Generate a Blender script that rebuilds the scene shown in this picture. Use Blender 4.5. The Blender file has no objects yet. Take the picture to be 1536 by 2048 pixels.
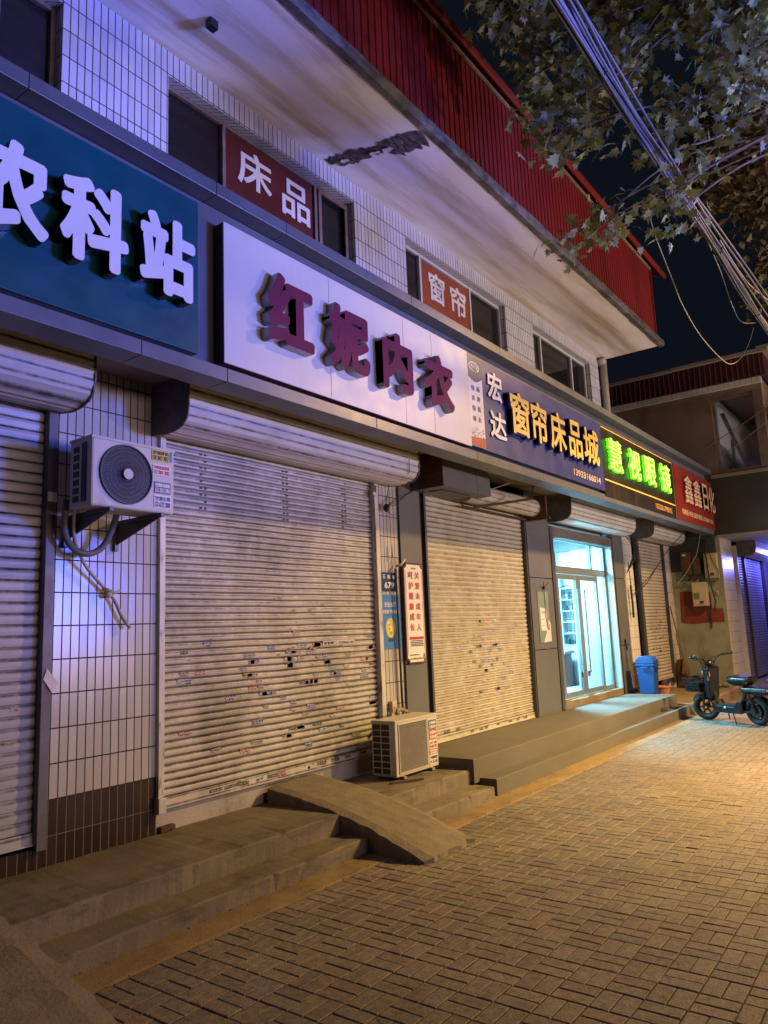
import bpy, bmesh, math, random
from mathutils import noise as mnoise
from mathutils import Vector, Matrix
S = bpy.context.scene
COL = S.collection
RND = random.Random(7)
PI = math.pi
# ------------------------------------------------------------------ camera
CAM_H = 1.5
YAW, PITCH, ROLL = math.radians(53.57488), math.radians(9.03915), math.radians(-2.3521)
FPX = 1490.976
fwd = Vector((math.sin(YAW)*math.cos(PITCH), math.cos(YAW)*math.cos(PITCH), math.sin(PITCH)))
rt0 = Vector((math.cos(YAW), -math.sin(YAW), 0))
up0 = rt0.cross(fwd)
rt = rt0*math.cos(ROLL) + up0*math.sin(ROLL)
up = -rt0*math.sin(ROLL) + up0*math.cos(ROLL)
cd = bpy.data.cameras.new("camera")
cam = bpy.data.objects.new("camera", cd)
COL.objects.link(cam)
cam.matrix_world = Matrix(((rt.x, up.x, -fwd.x, 0), (rt.y, up.y, -fwd.y, 0), (rt.z, up.z, -fwd.z, CAM_H), (0, 0, 0, 1)))
cd.sensor_fit = 'VERTICAL'; cd.sensor_height = 24; cd.lens = 24*FPX/2048
cd.clip_start = 0.05; cd.clip_end = 400
S.camera = cam

def on(px, py, ax, v):
    """world point where the photo's pixel meets the plane coordinate[ax] = v"""
    d = fwd + rt*((px-768)/FPX) + up*(-(py-1024)/FPX)
    c = Vector((0, 0, CAM_H))
    return c + d*((v-c[ax])/d[ax])
def at_dist(px, py, r):
    d = fwd + rt*((px-768)/FPX) + up*(-(py-1024)/FPX)
    return Vector((0, 0, CAM_H)) + d.normalized()*r

# ------------------------------------------------------------------ night sky and lamps
wd = bpy.data.worlds.new("World"); S.world = wd; wd.use_nodes = True
wn = wd.node_tree.nodes
wn['Background'].inputs[0].default_value = (0.30, 0.42, 0.72, 1)
wn['Background'].inputs[1].default_value = 0.0125
S.view_settings.view_transform = 'Standard'; S.view_settings.look = 'None'
S.view_settings.exposure = 0.0; S.view_settings.gamma = 1
S.cycles.use_adaptive_sampling = True
S.cycles.max_bounces = 6; S.cycles.transparent_max_bounces = 12
S.cycles.sample_clamp_indirect = 4
S.cycles.caustics_reflective = False; S.cycles.caustics_refractive = False

def lamp(name, kind, loc, target, energy, color, **kw):
    l = bpy.data.lights.new(name, kind); l.energy = energy; l.color = color
    for k, v in kw.items(): setattr(l, k, v)
    o = bpy.data.objects.new(name, l); COL.objects.link(o); o.location = loc
    d = Vector(target)-Vector(loc)
    o.rotation_euler = d.to_track_quat('-Z', 'Y').to_euler()
    return o
# street lamp on the kerb side, warm
lamp("street_lamp_light", 'SPOT', (11.3, -1.2, 6.4), (10.0, 0.3, 0), 5600, (1, .60, .20), spot_size=math.radians(132), spot_blend=1, shadow_soft_size=.20)
# added low spot just right of the view, brightens the paving
lamp("paving_fill_light", 'SPOT', (8.3, -0.4, 3.0), (7.9, 1.1, 0), 1700, (1, .66, .22), spot_size=math.radians(108), spot_blend=1, shadow_soft_size=.12)
# coloured shop LED board across the street, throwing blue up onto the left end of the row
lamp("led_board_light", 'SPOT', (9.5, -8.3, 2.6), (-1.1, 4.3, 10.3), 15500, (.10, .17, 1), spot_size=math.radians(73), spot_blend=1, shadow_soft_size=1.1)
# added broad warm fill from across the street, mainly for the soffit
lamp("street_fill_light", 'AREA', (7, -11, 1.2), (7.5, 4.3, 14), 780, (1, .70, .66), shape='RECTANGLE', size=12, size_y=1.5)
# added spot opposite the right end of the row, lifts the eaves there
lamp("eaves_fill_light", 'SPOT', (14.5, -7.5, 1.2), (9.5, 4.3, 9.0), 4200, (1, .78, .70), spot_size=math.radians(84), spot_blend=1, shadow_soft_size=.4)
# neon of the shops farther right
lamp("neon_light", 'POINT', (19.3, 2.7, 2.75), (0, 0, 0), 170, (.13, .13, 1), shadow_soft_size=.12)
# lit ceiling lamp inside the eyewear shop
lamp("shop_ceiling_light", 'AREA', (11.1, 5.5, 2.98), (11.1, 5.2, 0), 760, (.32, .80, 1), shape='RECTANGLE', size=.9, size_y=.5)
lamp("door_fill_light", 'AREA', (10.15, 5.3, 1.5), (11.3, 3.3, 3.0), 150, (.24, .76, 1), shape='RECTANGLE', size=.5, size_y=.6)  # added fill hidden behind the pillar, sends cyan out through the door

# ------------------------------------------------------------------ materials
def _n(nt, t, **kw):
    n = nt.nodes.new(t)
    for k, v in kw.items(): setattr(n, k, v)
    return n
def _math(nt, op, a, b=None):
    n = _n(nt, 'ShaderNodeMath', operation=op)
    for i, x in enumerate((a, b)):
        if x is None: continue
        if hasattr(x, 'links'): nt.links.new(x, n.inputs[i])
        else: n.inputs[i].default_value = x
    return n.outputs[0]
def _mixc(nt, f, a, b, mode='MIX'):
    n = _n(nt, 'ShaderNodeMix', data_type='RGBA', blend_type=mode)
    for i, x in ((0, f), (6, a), (7, b)):
        if hasattr(x, 'links'): nt.links.new(x, n.inputs[i])
        elif i == 0: n.inputs[0].default_value = x
        else: n.inputs[i].default_value = (x[0], x[1], x[2], 1)
    return n.outputs[2]
def _noise(nt, vec, scale, detail=4, rough=.55):
    n = _n(nt, 'ShaderNodeTexNoise'); n.inputs['Scale'].default_value = scale
    n.inputs['Detail'].default_value = detail; n.inputs['Roughness'].default_value = rough
    if vec is not None: nt.links.new(vec, n.inputs['Vector'])
    return n.outputs['Fac']
def _ramp(nt, f, lo, hi):
    n = _n(nt, 'ShaderNodeMapRange'); n.inputs[1].default_value = lo; n.inputs[2].default_value = hi
    nt.links.new(f, n.inputs[0]); return n.outputs[0]
def _map(nt, sc):
    tc = _n(nt, 'ShaderNodeTexCoord'); mp = _n(nt, 'ShaderNodeMapping')
    mp.inputs['Scale'].default_value = sc; nt.links.new(tc.outputs['Object'], mp.inputs[0]); return mp.outputs[0]
def _new(name, rough, metal, spec=.5):
    m = bpy.data.materials.new(name); m.use_nodes = True; nt = m.node_tree
    b = nt.nodes['Principled BSDF']; b.inputs['Roughness'].default_value = rough
    b.inputs['Metallic'].default_value = metal; b.inputs['Specular IOR Level'].default_value = spec
    return m, nt, b
def _bump(nt, b, h, strength, dist=.01):
    n = _n(nt, 'ShaderNodeBump'); n.inputs['Strength'].default_value = strength; n.inputs['Distance'].default_value = dist
    nt.links.new(h, n.inputs['Height']); nt.links.new(n.outputs[0], b.inputs['Normal'])

def mat(name, col, rough=.6, metal=0, var=.18, sc=(3, 3, 3), dirt=None, damt=.5, dsc=(2, 2, 2), dlo=.5, dhi=.7, bump=0, bsc=60, spec=.5, grain=0, crack=0):
    m, nt, b = _new(name, rough, metal, spec)
    f = _noise(nt, _map(nt, sc), 1, 5)
    c = _mixc(nt, _ramp(nt, f, .3, .7), [x*(1-var) for x in col], [min(1, x*(1+var)) for x in col])
    if dirt:
        g = _ramp(nt, _noise(nt, _map(nt, dsc), 1, 6, .65), dlo, dhi)
        c = _mixc(nt, _math(nt, 'MULTIPLY', g, damt), c, dirt)
    if crack:
        vo = _n(nt, 'ShaderNodeTexVoronoi', feature='DISTANCE_TO_EDGE'); vo.inputs['Scale'].default_value = crack
        wv = _n(nt, 'ShaderNodeMix', data_type='VECTOR'); wv.inputs[0].default_value = .12
        no = _n(nt, 'ShaderNodeTexNoise'); no.inputs['Scale'].default_value = 5; mp_ = _map(nt, (1, 1, 1)); nt.links.new(mp_, no.inputs['Vector'])
        nt.links.new(mp_, wv.inputs[4]); nt.links.new(no.outputs['Color'], wv.inputs[5]); nt.links.new(wv.outputs[1], vo.inputs['Vector'])
        k_ = _math(nt, 'MULTIPLY', _math(nt, 'LESS_THAN', vo.outputs['Distance'], .006*crack), _ramp(nt, _noise(nt, _map(nt, (.8, .8, .8)), 1, 2), .50, .56))
        c = _mixc(nt, k_, c, [x*.25 for x in col])
    if grain:
        g = _noise(nt, _map(nt, (1, 1, 1)), 190, 2)
        c = _mixc(nt, grain, c, _mixc(nt, g, (0, 0, 0), [min(1, 2*x) for x in col]))
    nt.links.new(c, b.inputs['Base Color'])
    rr = _math(nt, 'ADD', _math(nt, 'MULTIPLY', _noise(nt, _map(nt, (5, 5, 5)), 1, 3), .25), rough-.12)
    nt.links.new(rr, b.inputs['Roughness'])
    if bump: _bump(nt, b, _noise(nt, _map(nt, (1, 1, 1)), bsc, 5), bump)
    return m
def emit(name, col, s):
    m, nt, b = _new(name, .5, 0)
    b.inputs['Base Color'].default_value = (*col, 1)
    b.inputs['Emission Color'].default_value = (*col, 1); b.inputs['Emission Strength'].default_value = s
    return m
def glass(name, tint=(.9, .95, 1), dark=0.0, rough=.02):
    m = bpy.data.materials.new(name); m.use_nodes = True; nt = m.node_tree
    nt.nodes.remove(nt.nodes['Principled BSDF']); out = nt.nodes['Material Output']
    t = _n(nt, 'ShaderNodeBsdfTransparent'); t.inputs[0].default_value = (*tint, 1)
    g = _n(nt, 'ShaderNodeBsdfGlossy'); g.inputs['Roughness'].default_value = rough
    d = _n(nt, 'ShaderNodeBsdfDiffuse'); d.inputs[0].default_value = (.035, .033, .035, 1)
    lw = _n(nt, 'ShaderNodeLayerWeight'); lw.inputs['Blend'].default_value = .5
    fr_ = _math(nt, 'ADD', _math(nt, 'MULTIPLY', _math(nt, 'POWER', lw.outputs['Facing'], 4.0), .55), .035)
    m0 = _n(nt, 'ShaderNodeMixShader'); m0.inputs[0].default_value = dark
    nt.links.new(t.outputs[0], m0.inputs[1]); nt.links.new(d.outputs[0], m0.inputs[2])
    mx = _n(nt, 'ShaderNodeMixShader'); nt.links.new(fr_, mx.inputs[0])
    nt.links.new(m0.outputs[0], mx.inputs[1]); nt.links.new(g.outputs[0], mx.inputs[2])
    nt.links.new(mx.outputs[0], out.inputs[0]); return m
def tile_mat(name, col, grout, bw=.0575, bh=.2015, zoff=.603, mort=.0026, rough=.19, shade=.07, col2=None):
    m, nt, b = _new(name, rough, 0)
    tc = _n(nt, 'ShaderNodeTexCoord'); sp = _n(nt, 'ShaderNodeSeparateXYZ'); nt.links.new(tc.outputs['Object'], sp.inputs[0])
    cb = _n(nt, 'ShaderNodeCombineXYZ')
    nt.links.new(_math(nt, 'ADD', _math(nt, 'ADD', sp.outputs[0], sp.outputs[1]), 20*bw), cb.inputs[0])
    nt.links.new(_math(nt, 'ADD', sp.outputs[2], -zoff+20*bh), cb.inputs[1])
    br = _n(nt, 'ShaderNodeTexBrick'); br.offset = 0; br.squash = 1
    nt.links.new(cb.outputs[0], br.inputs['Vector'])
    for k, v in (('Scale', 1), ('Mortar Size', mort), ('Brick Width', bw), ('Row Height', bh), ('Mortar Smooth', .1), ('Bias', 0)):
        br.inputs[k].default_value = v
    br.inputs['Color1'].default_value = (*[x*(1-shade) for x in col], 1)
    br.inputs['Color2'].default_value = (*[min(1, x*(1+shade)) for x in (col2 or col)], 1)
    br.inputs['Mortar'].default_value = (*grout, 1)
    dn = _ramp(nt, _noise(nt, _map(nt, (2.2, 2.2, 1.1)), 1, 6, .7), .52, .75)
    c = _mixc(nt, _math(nt, 'MULTIPLY', dn, .25), br.outputs['Color'], [x*.45 for x in col])
    nt.links.new(c, b.inputs['Base Color'])
    uv = _n(nt, 'ShaderNodeSeparateXYZ'); nt.links.new(cb.outputs[0], uv.inputs[0])
    u_, v_ = _math(nt, 'DIVIDE', uv.outputs[0], bw), _math(nt, 'DIVIDE', uv.outputs[1], bh)
    wn_ = _n(nt, 'ShaderNodeTexWhiteNoise', noise_dimensions='2D'); c2 = _n(nt, 'ShaderNodeCombineXYZ')
    nt.links.new(_math(nt, 'FLOOR', u_), c2.inputs[0]); nt.links.new(_math(nt, 'FLOOR', v_), c2.inputs[1]); nt.links.new(c2.outputs[0], wn_.inputs['Vector'])
    sc_ = _n(nt, 'ShaderNodeSeparateColor'); nt.links.new(wn_.outputs['Color'], sc_.inputs[0])
    ti = _math(nt, 'ADD', _math(nt, 'MULTIPLY', _math(nt, 'SUBTRACT', sc_.outputs[0], .5), _math(nt, 'FRACT', u_)), _math(nt, 'MULTIPLY', _math(nt, 'SUBTRACT', sc_.outputs[1], .5), _math(nt, 'MULTIPLY', _math(nt, 'FRACT', v_), 1.6)))
    wav = _math(nt, 'ADD', _math(nt, 'MULTIPLY', _noise(nt, _map(nt, (9, 9, 4)), 1, 2), .25), _math(nt, 'MULTIPLY', ti, .42))
    h = _math(nt, 'SUBTRACT', wav, br.outputs['Fac'])
    _bump(nt, b, h, .7, .004)
    nt.links.new(_math(nt, 'ADD', _math(nt, 'MULTIPLY', br.outputs['Fac'], .6), rough), b.inputs['Roughness'])
    return m
def shutter_mat(name, col, grime, pitch, z0, soot=.5, dust=None):
    m, nt, b = _new(name, .42, 0)
    tc = _n(nt, 'ShaderNodeTexCoord'); sp = _n(nt, 'ShaderNodeSeparateXYZ'); nt.links.new(tc.outputs['Object'], sp.inputs[0])
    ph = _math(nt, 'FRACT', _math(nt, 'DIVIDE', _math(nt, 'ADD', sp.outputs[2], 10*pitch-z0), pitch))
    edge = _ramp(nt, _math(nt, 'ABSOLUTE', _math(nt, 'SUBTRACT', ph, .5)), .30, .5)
    n1 = _noise(nt, _map(nt, (1.6, 1, .8)), 1, 6, .6)
    n2 = _noise(nt, _map(nt, (6, 1, 60)), 1, 4, .6)
    n3 = _noise(nt, _map(nt, (9, 4, 9)), 1, 4, .7)
    c = _mixc(nt, _ramp(nt, n2, .35, .7), [x*.86 for x in col], col)
    if dust: c = _mixc(nt, _math(nt, 'MULTIPLY', _ramp(nt, n3, .35, .7), .75), c, dust)
    c = _mixc(nt, _math(nt, 'MULTIPLY', _ramp(nt, n1, .48, .72), soot), c, grime)
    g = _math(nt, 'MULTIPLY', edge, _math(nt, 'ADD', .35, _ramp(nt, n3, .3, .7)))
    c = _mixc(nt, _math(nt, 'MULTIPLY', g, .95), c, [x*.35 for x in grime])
    nt.links.new(c, b.inputs['Base Color'])
    _bump(nt, b, n3, .12, .004)
    return m
def island_mat(name, cols, rough, noise=.3, bump=.25, transl=0):
    m, nt, b = _new(name, rough, 0, .35)
    g = _n(nt, 'ShaderNodeNewGeometry'); r = _n(nt, 'ShaderNodeValToRGB'); r.color_ramp.interpolation = 'LINEAR'
    e = r.color_ramp.elements
    while len(e) < len(cols): e.new(.5)
    for i, c in enumerate(cols): e[i].position = i/(len(cols)-1); e[i].color = (*c, 1)
    nt.links.new(g.outputs['Random Per Island'], r.inputs[0])
    f = _ramp(nt, _noise(nt, _map(nt, (26, 26, 26)), 1, 8, .8), .3, .7)
    big = _ramp(nt, _noise(nt, _map(nt, (.9, .9, .9)), 1, 4), .35, .7)
    c = _mixc(nt, noise, r.outputs[0], _mixc(nt, f, (0, 0, 0), (.5, .45, .4)))
    c = _mixc(nt, _math(nt, 'MULTIPLY', big, .45), c, (.35, .33, .30), 'MULTIPLY') if not transl else c
    nt.links.new(c, b.inputs['Base Color'])
    if bump: _bump(nt, b, _noise(nt, _map(nt, (1, 1, 1)), 90, 5), bump)
    if transl:
        out = nt.nodes['Material Output']; t = _n(nt, 'ShaderNodeBsdfTranslucent'); nt.links.new(c, t.inputs[0])
        mx = _n(nt, 'ShaderNodeMixShader'); mx.inputs[0].default_value = transl
        nt.links.new(b.outputs[0], mx.inputs[1]); nt.links.new(t.outputs[0], mx.inputs[2]); nt.links.new(mx.outputs[0], out.inputs[0])
    return m

K = {}
K['tile'] = tile_mat('white_glazed_tile', (.50, .49, .48), (.025, .02, .02), mort=.0040, shade=.11)
K['tileup'] = tile_mat('upper_white_tile', (.56, .56, .60), (.02, .02, .025), zoff=.02, mort=.0042, rough=.35, shade=.10)
K['tilebrown'] = tile_mat('brown_tile', (.032, .016, .014), (.22, .18, .16), shade=.3, mort=.0022)
K['tilepil'] = tile_mat('large_pale_tile', (.62, .60, .55), (.10, .09, .08), bw=.10, bh=.2015, rough=.3)
K['alu'] = mat('grey_composite_panel', (.13, .14, .165), .38, .2, var=.08, dirt=(.08, .075, .07), damt=.5, dsc=(1.5, 1.5, 5), dlo=.5, dhi=.8)
K['pan'] = mat('grey_pillar_panel', (.12, .125, .125), .45, .1, var=.07, dirt=(.14, .12, .09), damt=.5, dsc=(3, 3, 1.2))
K['soff'] = mat('plaster_stain_light_streaks', (.86, .83, .80), .85, 0, var=.10, sc=(.5, 2, 2), dirt=(.50, .39, .22), damt=.75, dsc=(.30, 3.6, 2), dlo=.46, dhi=.62, bump=.15, bsc=30)  # yellowish stain, its long streaks also painted for bands of light and shade
K['rubble'] = mat('exposed_concrete', (.10, .085, .075), .95, 0, var=.6, sc=(14, 14, 14), bump=1, bsc=26)
K['drip'] = mat('mossy_slab_edge', (.12, .11, .10), .95, 0, var=.5, sc=(6, 6, 12), dirt=(.02, .018, .018), damt=.8, dsc=(4, 4, 8), bump=1, bsc=30)
K['red'] = mat('red_roof_sheet', (.17, .011, .010), .5, .0, var=.25, sc=(2, 2, .6), dirt=(.12, .010, .010), damt=.6, dsc=(1, 1, 1.4), dlo=.55, dhi=.8)
K['rednb'] = mat('old_red_tin', (.055, .010, .009), .7, 0, var=.3)
K['redflash'] = mat('red_ridge_flashing', (.17, .014, .012), .45, .0, var=.2, sc=(1, 6, 6))
K['conc'] = mat('step_concrete', (.16, .135, .105), .9, 0, var=.30, sc=(2, 3, 3), dirt=(.035, .03, .028), damt=.85, dsc=(2.4, 3.5, 7), dlo=.52, dhi=.68, bump=.35, bsc=60, grain=.16)
K['conc2'] = mat('new_step_concrete', (.115, .108, .092), .9, 0, var=.12, sc=(2, 2, 2), dirt=(.10, .085, .065), damt=.6, dsc=(.7, 2, 3), bump=.3, bsc=90, grain=.10)
K['ramp'] = mat('rough_ramp_concrete', (.20, .17, .13), .95, 0, var=.2, sc=(5, 5, 5), dirt=(.09, .07, .05), damt=.5, dsc=(2, 2, 2), bump=.6, bsc=48, grain=.3)
K['dirt'] = mat('joint_sand', (.085, .062, .038), .95, 0, var=.5, sc=(12, 12, 12), bump=.6, bsc=80)
K['strip'] = mat('kerb_concrete', (.22, .16, .09), .92, 0, var=.22, sc=(4, 6, 4), dirt=(.07, .05, .03), damt=.6, dsc=(3, 5, 2), bump=.4, bsc=70, grain=.12)
K['road'] = mat('asphalt', (.05, .05, .05), .9, bump=.5)
K['pav'] = island_mat('block_paving', [(.13, .085, .055), (.19, .145, .10), (.15, .125, .095), (.22, .17, .115), (.165, .115, .08), (.115, .095, .075), (.20, .165, .125), (.10, .07, .05), (.21, .13, .085)], .55, noise=.5, bump=.5)
K['sh1'] = shutter_mat('shutter_white_clean', (.50, .50, .53), (.10, .09, .09), .066, .36, .35)
K['sh2'] = shutter_mat('shutter_white_grimy', (.66, .64, .61), (.07, .06, .06), .0505, .45, .62, dust=(.48, .44, .40))
K['sh3'] = shutter_mat('shutter_cream_dusty', (.52, .51, .46), (.20, .15, .09), .0565, .33, .35, dust=(.40, .34, .24))
K['sh5'] = shutter_mat('shutter_cream_old', (.55, .50, .42), (.16, .12, .08), .06, .36, .4)
K['sh6'] = shutter_mat('shutter_grey_neighbour', (.26, .25, .27), (.08, .07, .07), .058, .2, .4)
K['box'] = shutter_mat('shutter_box_metal', (.60, .58, .54), (.16, .13, .09), .06, 0, .35)
K['rail'] = mat('painted_guide_rail', (.56, .54, .50), .45, .1, dirt=(.09, .07, .05), damt=.8, dsc=(20, 20, 6), dlo=.55, dhi=.68)
K['raildk'] = mat('dark_guide_rail', (.07, .07, .075), .45, .3)
K['railgr'] = mat('grey_steel_rail', (.13, .125, .13), .5, .3, dirt=(.10, .05, .03), damt=.6, dsc=(12, 12, 5))
K['plate'] = mat('shutter_box_end_plate', (.13, .12, .115), .6, .2, var=.2, dirt=(.05, .035, .025), damt=.7, dsc=(7, 7, 7))
K['plast'] = mat('plinth_render', (.38, .36, .36), .8, 0, var=.15, dirt=(.13, .11, .10), damt=.7, dsc=(4, 4, 4), bump=.4)
K['green'] = mat('green_grey_render', (.25, .26, .21), .85, 0, var=.18, sc=(2, 2, 2), dirt=(.06, .06, .045), damt=.7, dsc=(2, 2, 1), bump=.3, bsc=40)
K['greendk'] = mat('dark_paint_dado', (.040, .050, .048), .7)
K['redpaint'] = mat('faded_red_paint', (.16, .03, .022), .8, 0, var=.35, sc=(5, 5, 5), dirt=(.14, .12, .09), damt=.6, dsc=(9, 9, 9), dlo=.56, dhi=.66)
K['stucco'] = mat('brown_stucco', (.20, .135, .095), .9, 0, var=.3, sc=(1.2, 1.2, .8), dirt=(.035, .026, .02), damt=.8, dsc=(.9, .9, .7), bump=.4)
K['band'] = mat('dark_metal_band', (.05, .048, .048), .45, .2, var=.2)
K['ledge'] = mat('dusty_ledge', (.26, .22, .18), .85)
K['wood'] = mat('brown_board', (.075, .032, .018), .7, 0, var=.3, sc=(3, 3, 14))
K['whitem'] = mat('white_painted_metal', (.62, .61, .58), .38, 0, var=.05, dirt=(.30, .26, .20), damt=.5, dsc=(6, 6, 6))
K['acw'] = mat('ac_casing', (.52, .50, .46), .42, 0, var=.06, dirt=(.25, .21, .15), damt=.5, dsc=(7, 7, 5), dlo=.55, dhi=.75)
K['black'] = mat('black_plastic', (.014, .014, .016), .45)
K['blackgl'] = mat('glossy_black', (.007, .008, .010), .22)
K['dkblue'] = mat('glossy_dark_blue', (.006, .008, .013), .25, var=.2)
K['grillel'] = mat('ac_fan_ring', (.05, .05, .05), .45)
K['grille'] = mat('ac_grille_grey', (.16, .15, .14), .6)
K['gal'] = mat('galvanised_steel', (.10, .10, .11), .45, .5)
K['rubber'] = mat('rubber', (.010, .010, .011), .75)
K['chrome'] = mat('bright_metal', (.6, .6, .6), .22, .9)
K['framew'] = mat('white_window_frame', (.60, .59, .60), .4, 0, var=.05)
K['frameb'] = mat('weathered_brown_frame', (.17, .125, .105), .7, 0, var=.3, sc=(9, 9, 9))
K['doorf'] = mat('aluminium_door_frame', (.20, .24, .26), .35, .3, var=.05)
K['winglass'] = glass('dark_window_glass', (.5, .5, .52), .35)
K['doorglass'] = glass('shop_door_glass', (.93, .97, 1))
K['film1'] = mat('maroon_window_film', (.085, .012, .012), .35)
K['film2'] = mat('orange_window_film', (.27, .055, .02), .35)
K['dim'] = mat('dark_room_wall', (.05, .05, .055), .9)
K['filmtxt'] = mat('white_vinyl', (.66, .64, .62), .4)
K['curt'] = mat('drawn_curtain', (.18, .16, .13), .9, sc=(20, 1, 1))
K['pipe'] = mat('drain_pipe', (.40, .36, .32), .6, 0, var=.15, dirt=(.16, .12, .09), damt=.6, dsc=(5, 5, 2))
K['teal'] = mat('teal_sign_sheet', (.004, .070, .095), .35, 0, var=.15)
K['signw'] = mat('white_sign_sheet', (.55, .55, .53), .42, 0, var=.04, sc=(1, 1, 2), dirt=(.50, .46, .38), damt=.35, dsc=(9, 1, .8), dlo=.5, dhi=.75)
K['maroon'] = mat('maroon_edge', (.10, .012, .02), .5)
K['navy'] = mat('navy_sign_sheet', (.032, .040, .20), .4, 0, var=.1, dirt=(.06, .06, .12), damt=.4, dsc=(6, 1, .7))
K['blk'] = mat('black_sign_sheet', (.018, .014, .011), .4, 0, var=.3, dirt=(.07, .05, .03), damt=.5, dsc=(5, 1, .6))
K['redsign'] = mat('red_sign_sheet', (.22, .026, .018), .35, 0, var=.1, dirt=(.20, .02, .015), damt=.5, dsc=(3, 1, 2))
K['ltwhite'] = mat('white_letter_face', (.72, .72, .72), .35, 0, var=.03)
K['ltside'] = mat('dark_steel_letter_side', (.06, .055, .05), .3, .6)
K['ltpurp'] = mat('plum_letter_face', (.14, .022, .055), .7, 0, var=.06, spec=.12)
K['ltsteel'] = mat('steel_letter_side', (.30, .28, .26), .3, .35)
K['ltyel'] = mat('yellow_letter_face', (.80, .56, .14), .4, 0, var=.06)
K['ltblue'] = mat('blue_letter_side', (.012, .028, .22), .35)
K['ltcream'] = mat('cream_letter_face', (.62, .50, .33), .4, 0, var=.1)
K['ltorange'] = mat('orange_print', (.60, .33, .10), .5)
K['grn'] = emit('green_led_glow', (.14, .85, .02), .9)
K['grn2'] = emit('yellow_green_led_face', (.62, 1.0, .16), 1.25)
K['amber'] = emit('amber_led_line', (.9, .50, .10), .35)
K['strip1'] = mat('pale_lilac_print', (.62, .60, .66), .4)
K['navy2'] = mat('navy_print', (.03, .05, .16), .4)
K['redp'] = mat('red_print', (.40, .06, .045), .45)
K['ink'] = mat('dark_ink', (.03, .03, .045), .6)
K['redink'] = mat('red_ink', (.42, .05, .04), .5)
K['whitep'] = mat('white_print', (.70, .70, .68), .45, var=.04)
K['bluep'] = mat('blue_poster', (.045, .19, .52), .35)
K['platebl'] = mat('enamel_blue', (.018, .035, .13), .3)
K['yelp'] = mat('yellow_print', (.60, .48, .05), .5)
K['greenp'] = mat('pale_green_print', (.17, .23, .20), .5)
K['leafy'] = mat('green_print', (.20, .28, .06), .5)
K['binb'] = mat('blue_plastic', (.010, .055, .19), .42, 0, var=.08)
K['terra'] = mat('terracotta', (.40, .16, .09), .7)
K['brick'] = mat('old_brick', (.09, .045, .032), .9, bump=.4)
K['straw'] = mat('broom_straw', (.16, .10, .05), .9, var=.4, sc=(40, 40, 4))
K['cream'] = mat('cream_meter_box', (.50, .43, .28), .5, 0, var=.06, dirt=(.22, .16, .09), damt=.5, dsc=(5, 5, 5))
K['rust'] = mat('rusty_box', (.10, .055, .035), .75, .1, var=.5, sc=(6, 6, 6))
K['cab'] = mat('grey_cable', (.085, .085, .10), .45, 0, var=.3, sc=(2, 9, 9))
K['cabw'] = mat('pale_cable', (.26, .24, .20), .5)
K['cabdk'] = mat('black_cable', (.012, .012, .013), .5)
K['hose'] = mat('insulated_hose', (.11, .11, .125), .6)
K['tapew'] = mat('wrapped_pipe_tape', (.42, .38, .31), .6)
K['trunk'] = mat('bark', (.13, .10, .08), .9, 0, var=.4, sc=(8, 8, 3), bump=.6)
K['leaf'] = island_mat('plane_tree_leaves', [(.10, .12, .02), (.24, .31, .09), (.17, .20, .03), (.36, .44, .22), (.28, .24, .03), (.32, .40, .15), (.09, .10, .02), (.38, .44, .28)], .5, noise=.1, bump=0, transl=.28)
K['leafdk'] = island_mat('far_tree_leaves', [(.06, .045, .012), (.10, .08, .02), (.05, .05, .02), (.13, .10, .03)], .6, noise=.1, bump=0, transl=.2)
K['rwall'] = mat('shop_inner_wall', (.34, .36, .37), .7, var=.03)
K['rfloor'] = mat('shop_floor_tile', (.45, .45, .43), .3, var=.06)
K['shelf'] = mat('shelf_white', (.42, .44, .45), .4, var=.03)
K['counter'] = mat('dark_red_counter', (.20, .045, .05), .35)
K['frames'] = mat('eyeglass_frames', (.03, .05, .06), .3, var=.8, sc=(40, 40, 40))
K['tube'] = emit('lit_ceiling_panel', (.55, .92, 1.0), 2.0)
K['orange'] = mat('orange_tag', (.75, .16, .05), .5)
K['redlens'] = mat('red_lens', (.35, .02, .015), .25)
K['cloth'] = mat('patterned_cloth', (.40, .30, .07), .8, 0, var=.3, sc=(12, 12, 12), dirt=(.12, .16, .05), damt=.9, dsc=(22, 22, 22), dlo=.48, dhi=.55)
K['basket'] = mat('black_wire_basket', (.012, .014, .018), .4, .3)

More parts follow.
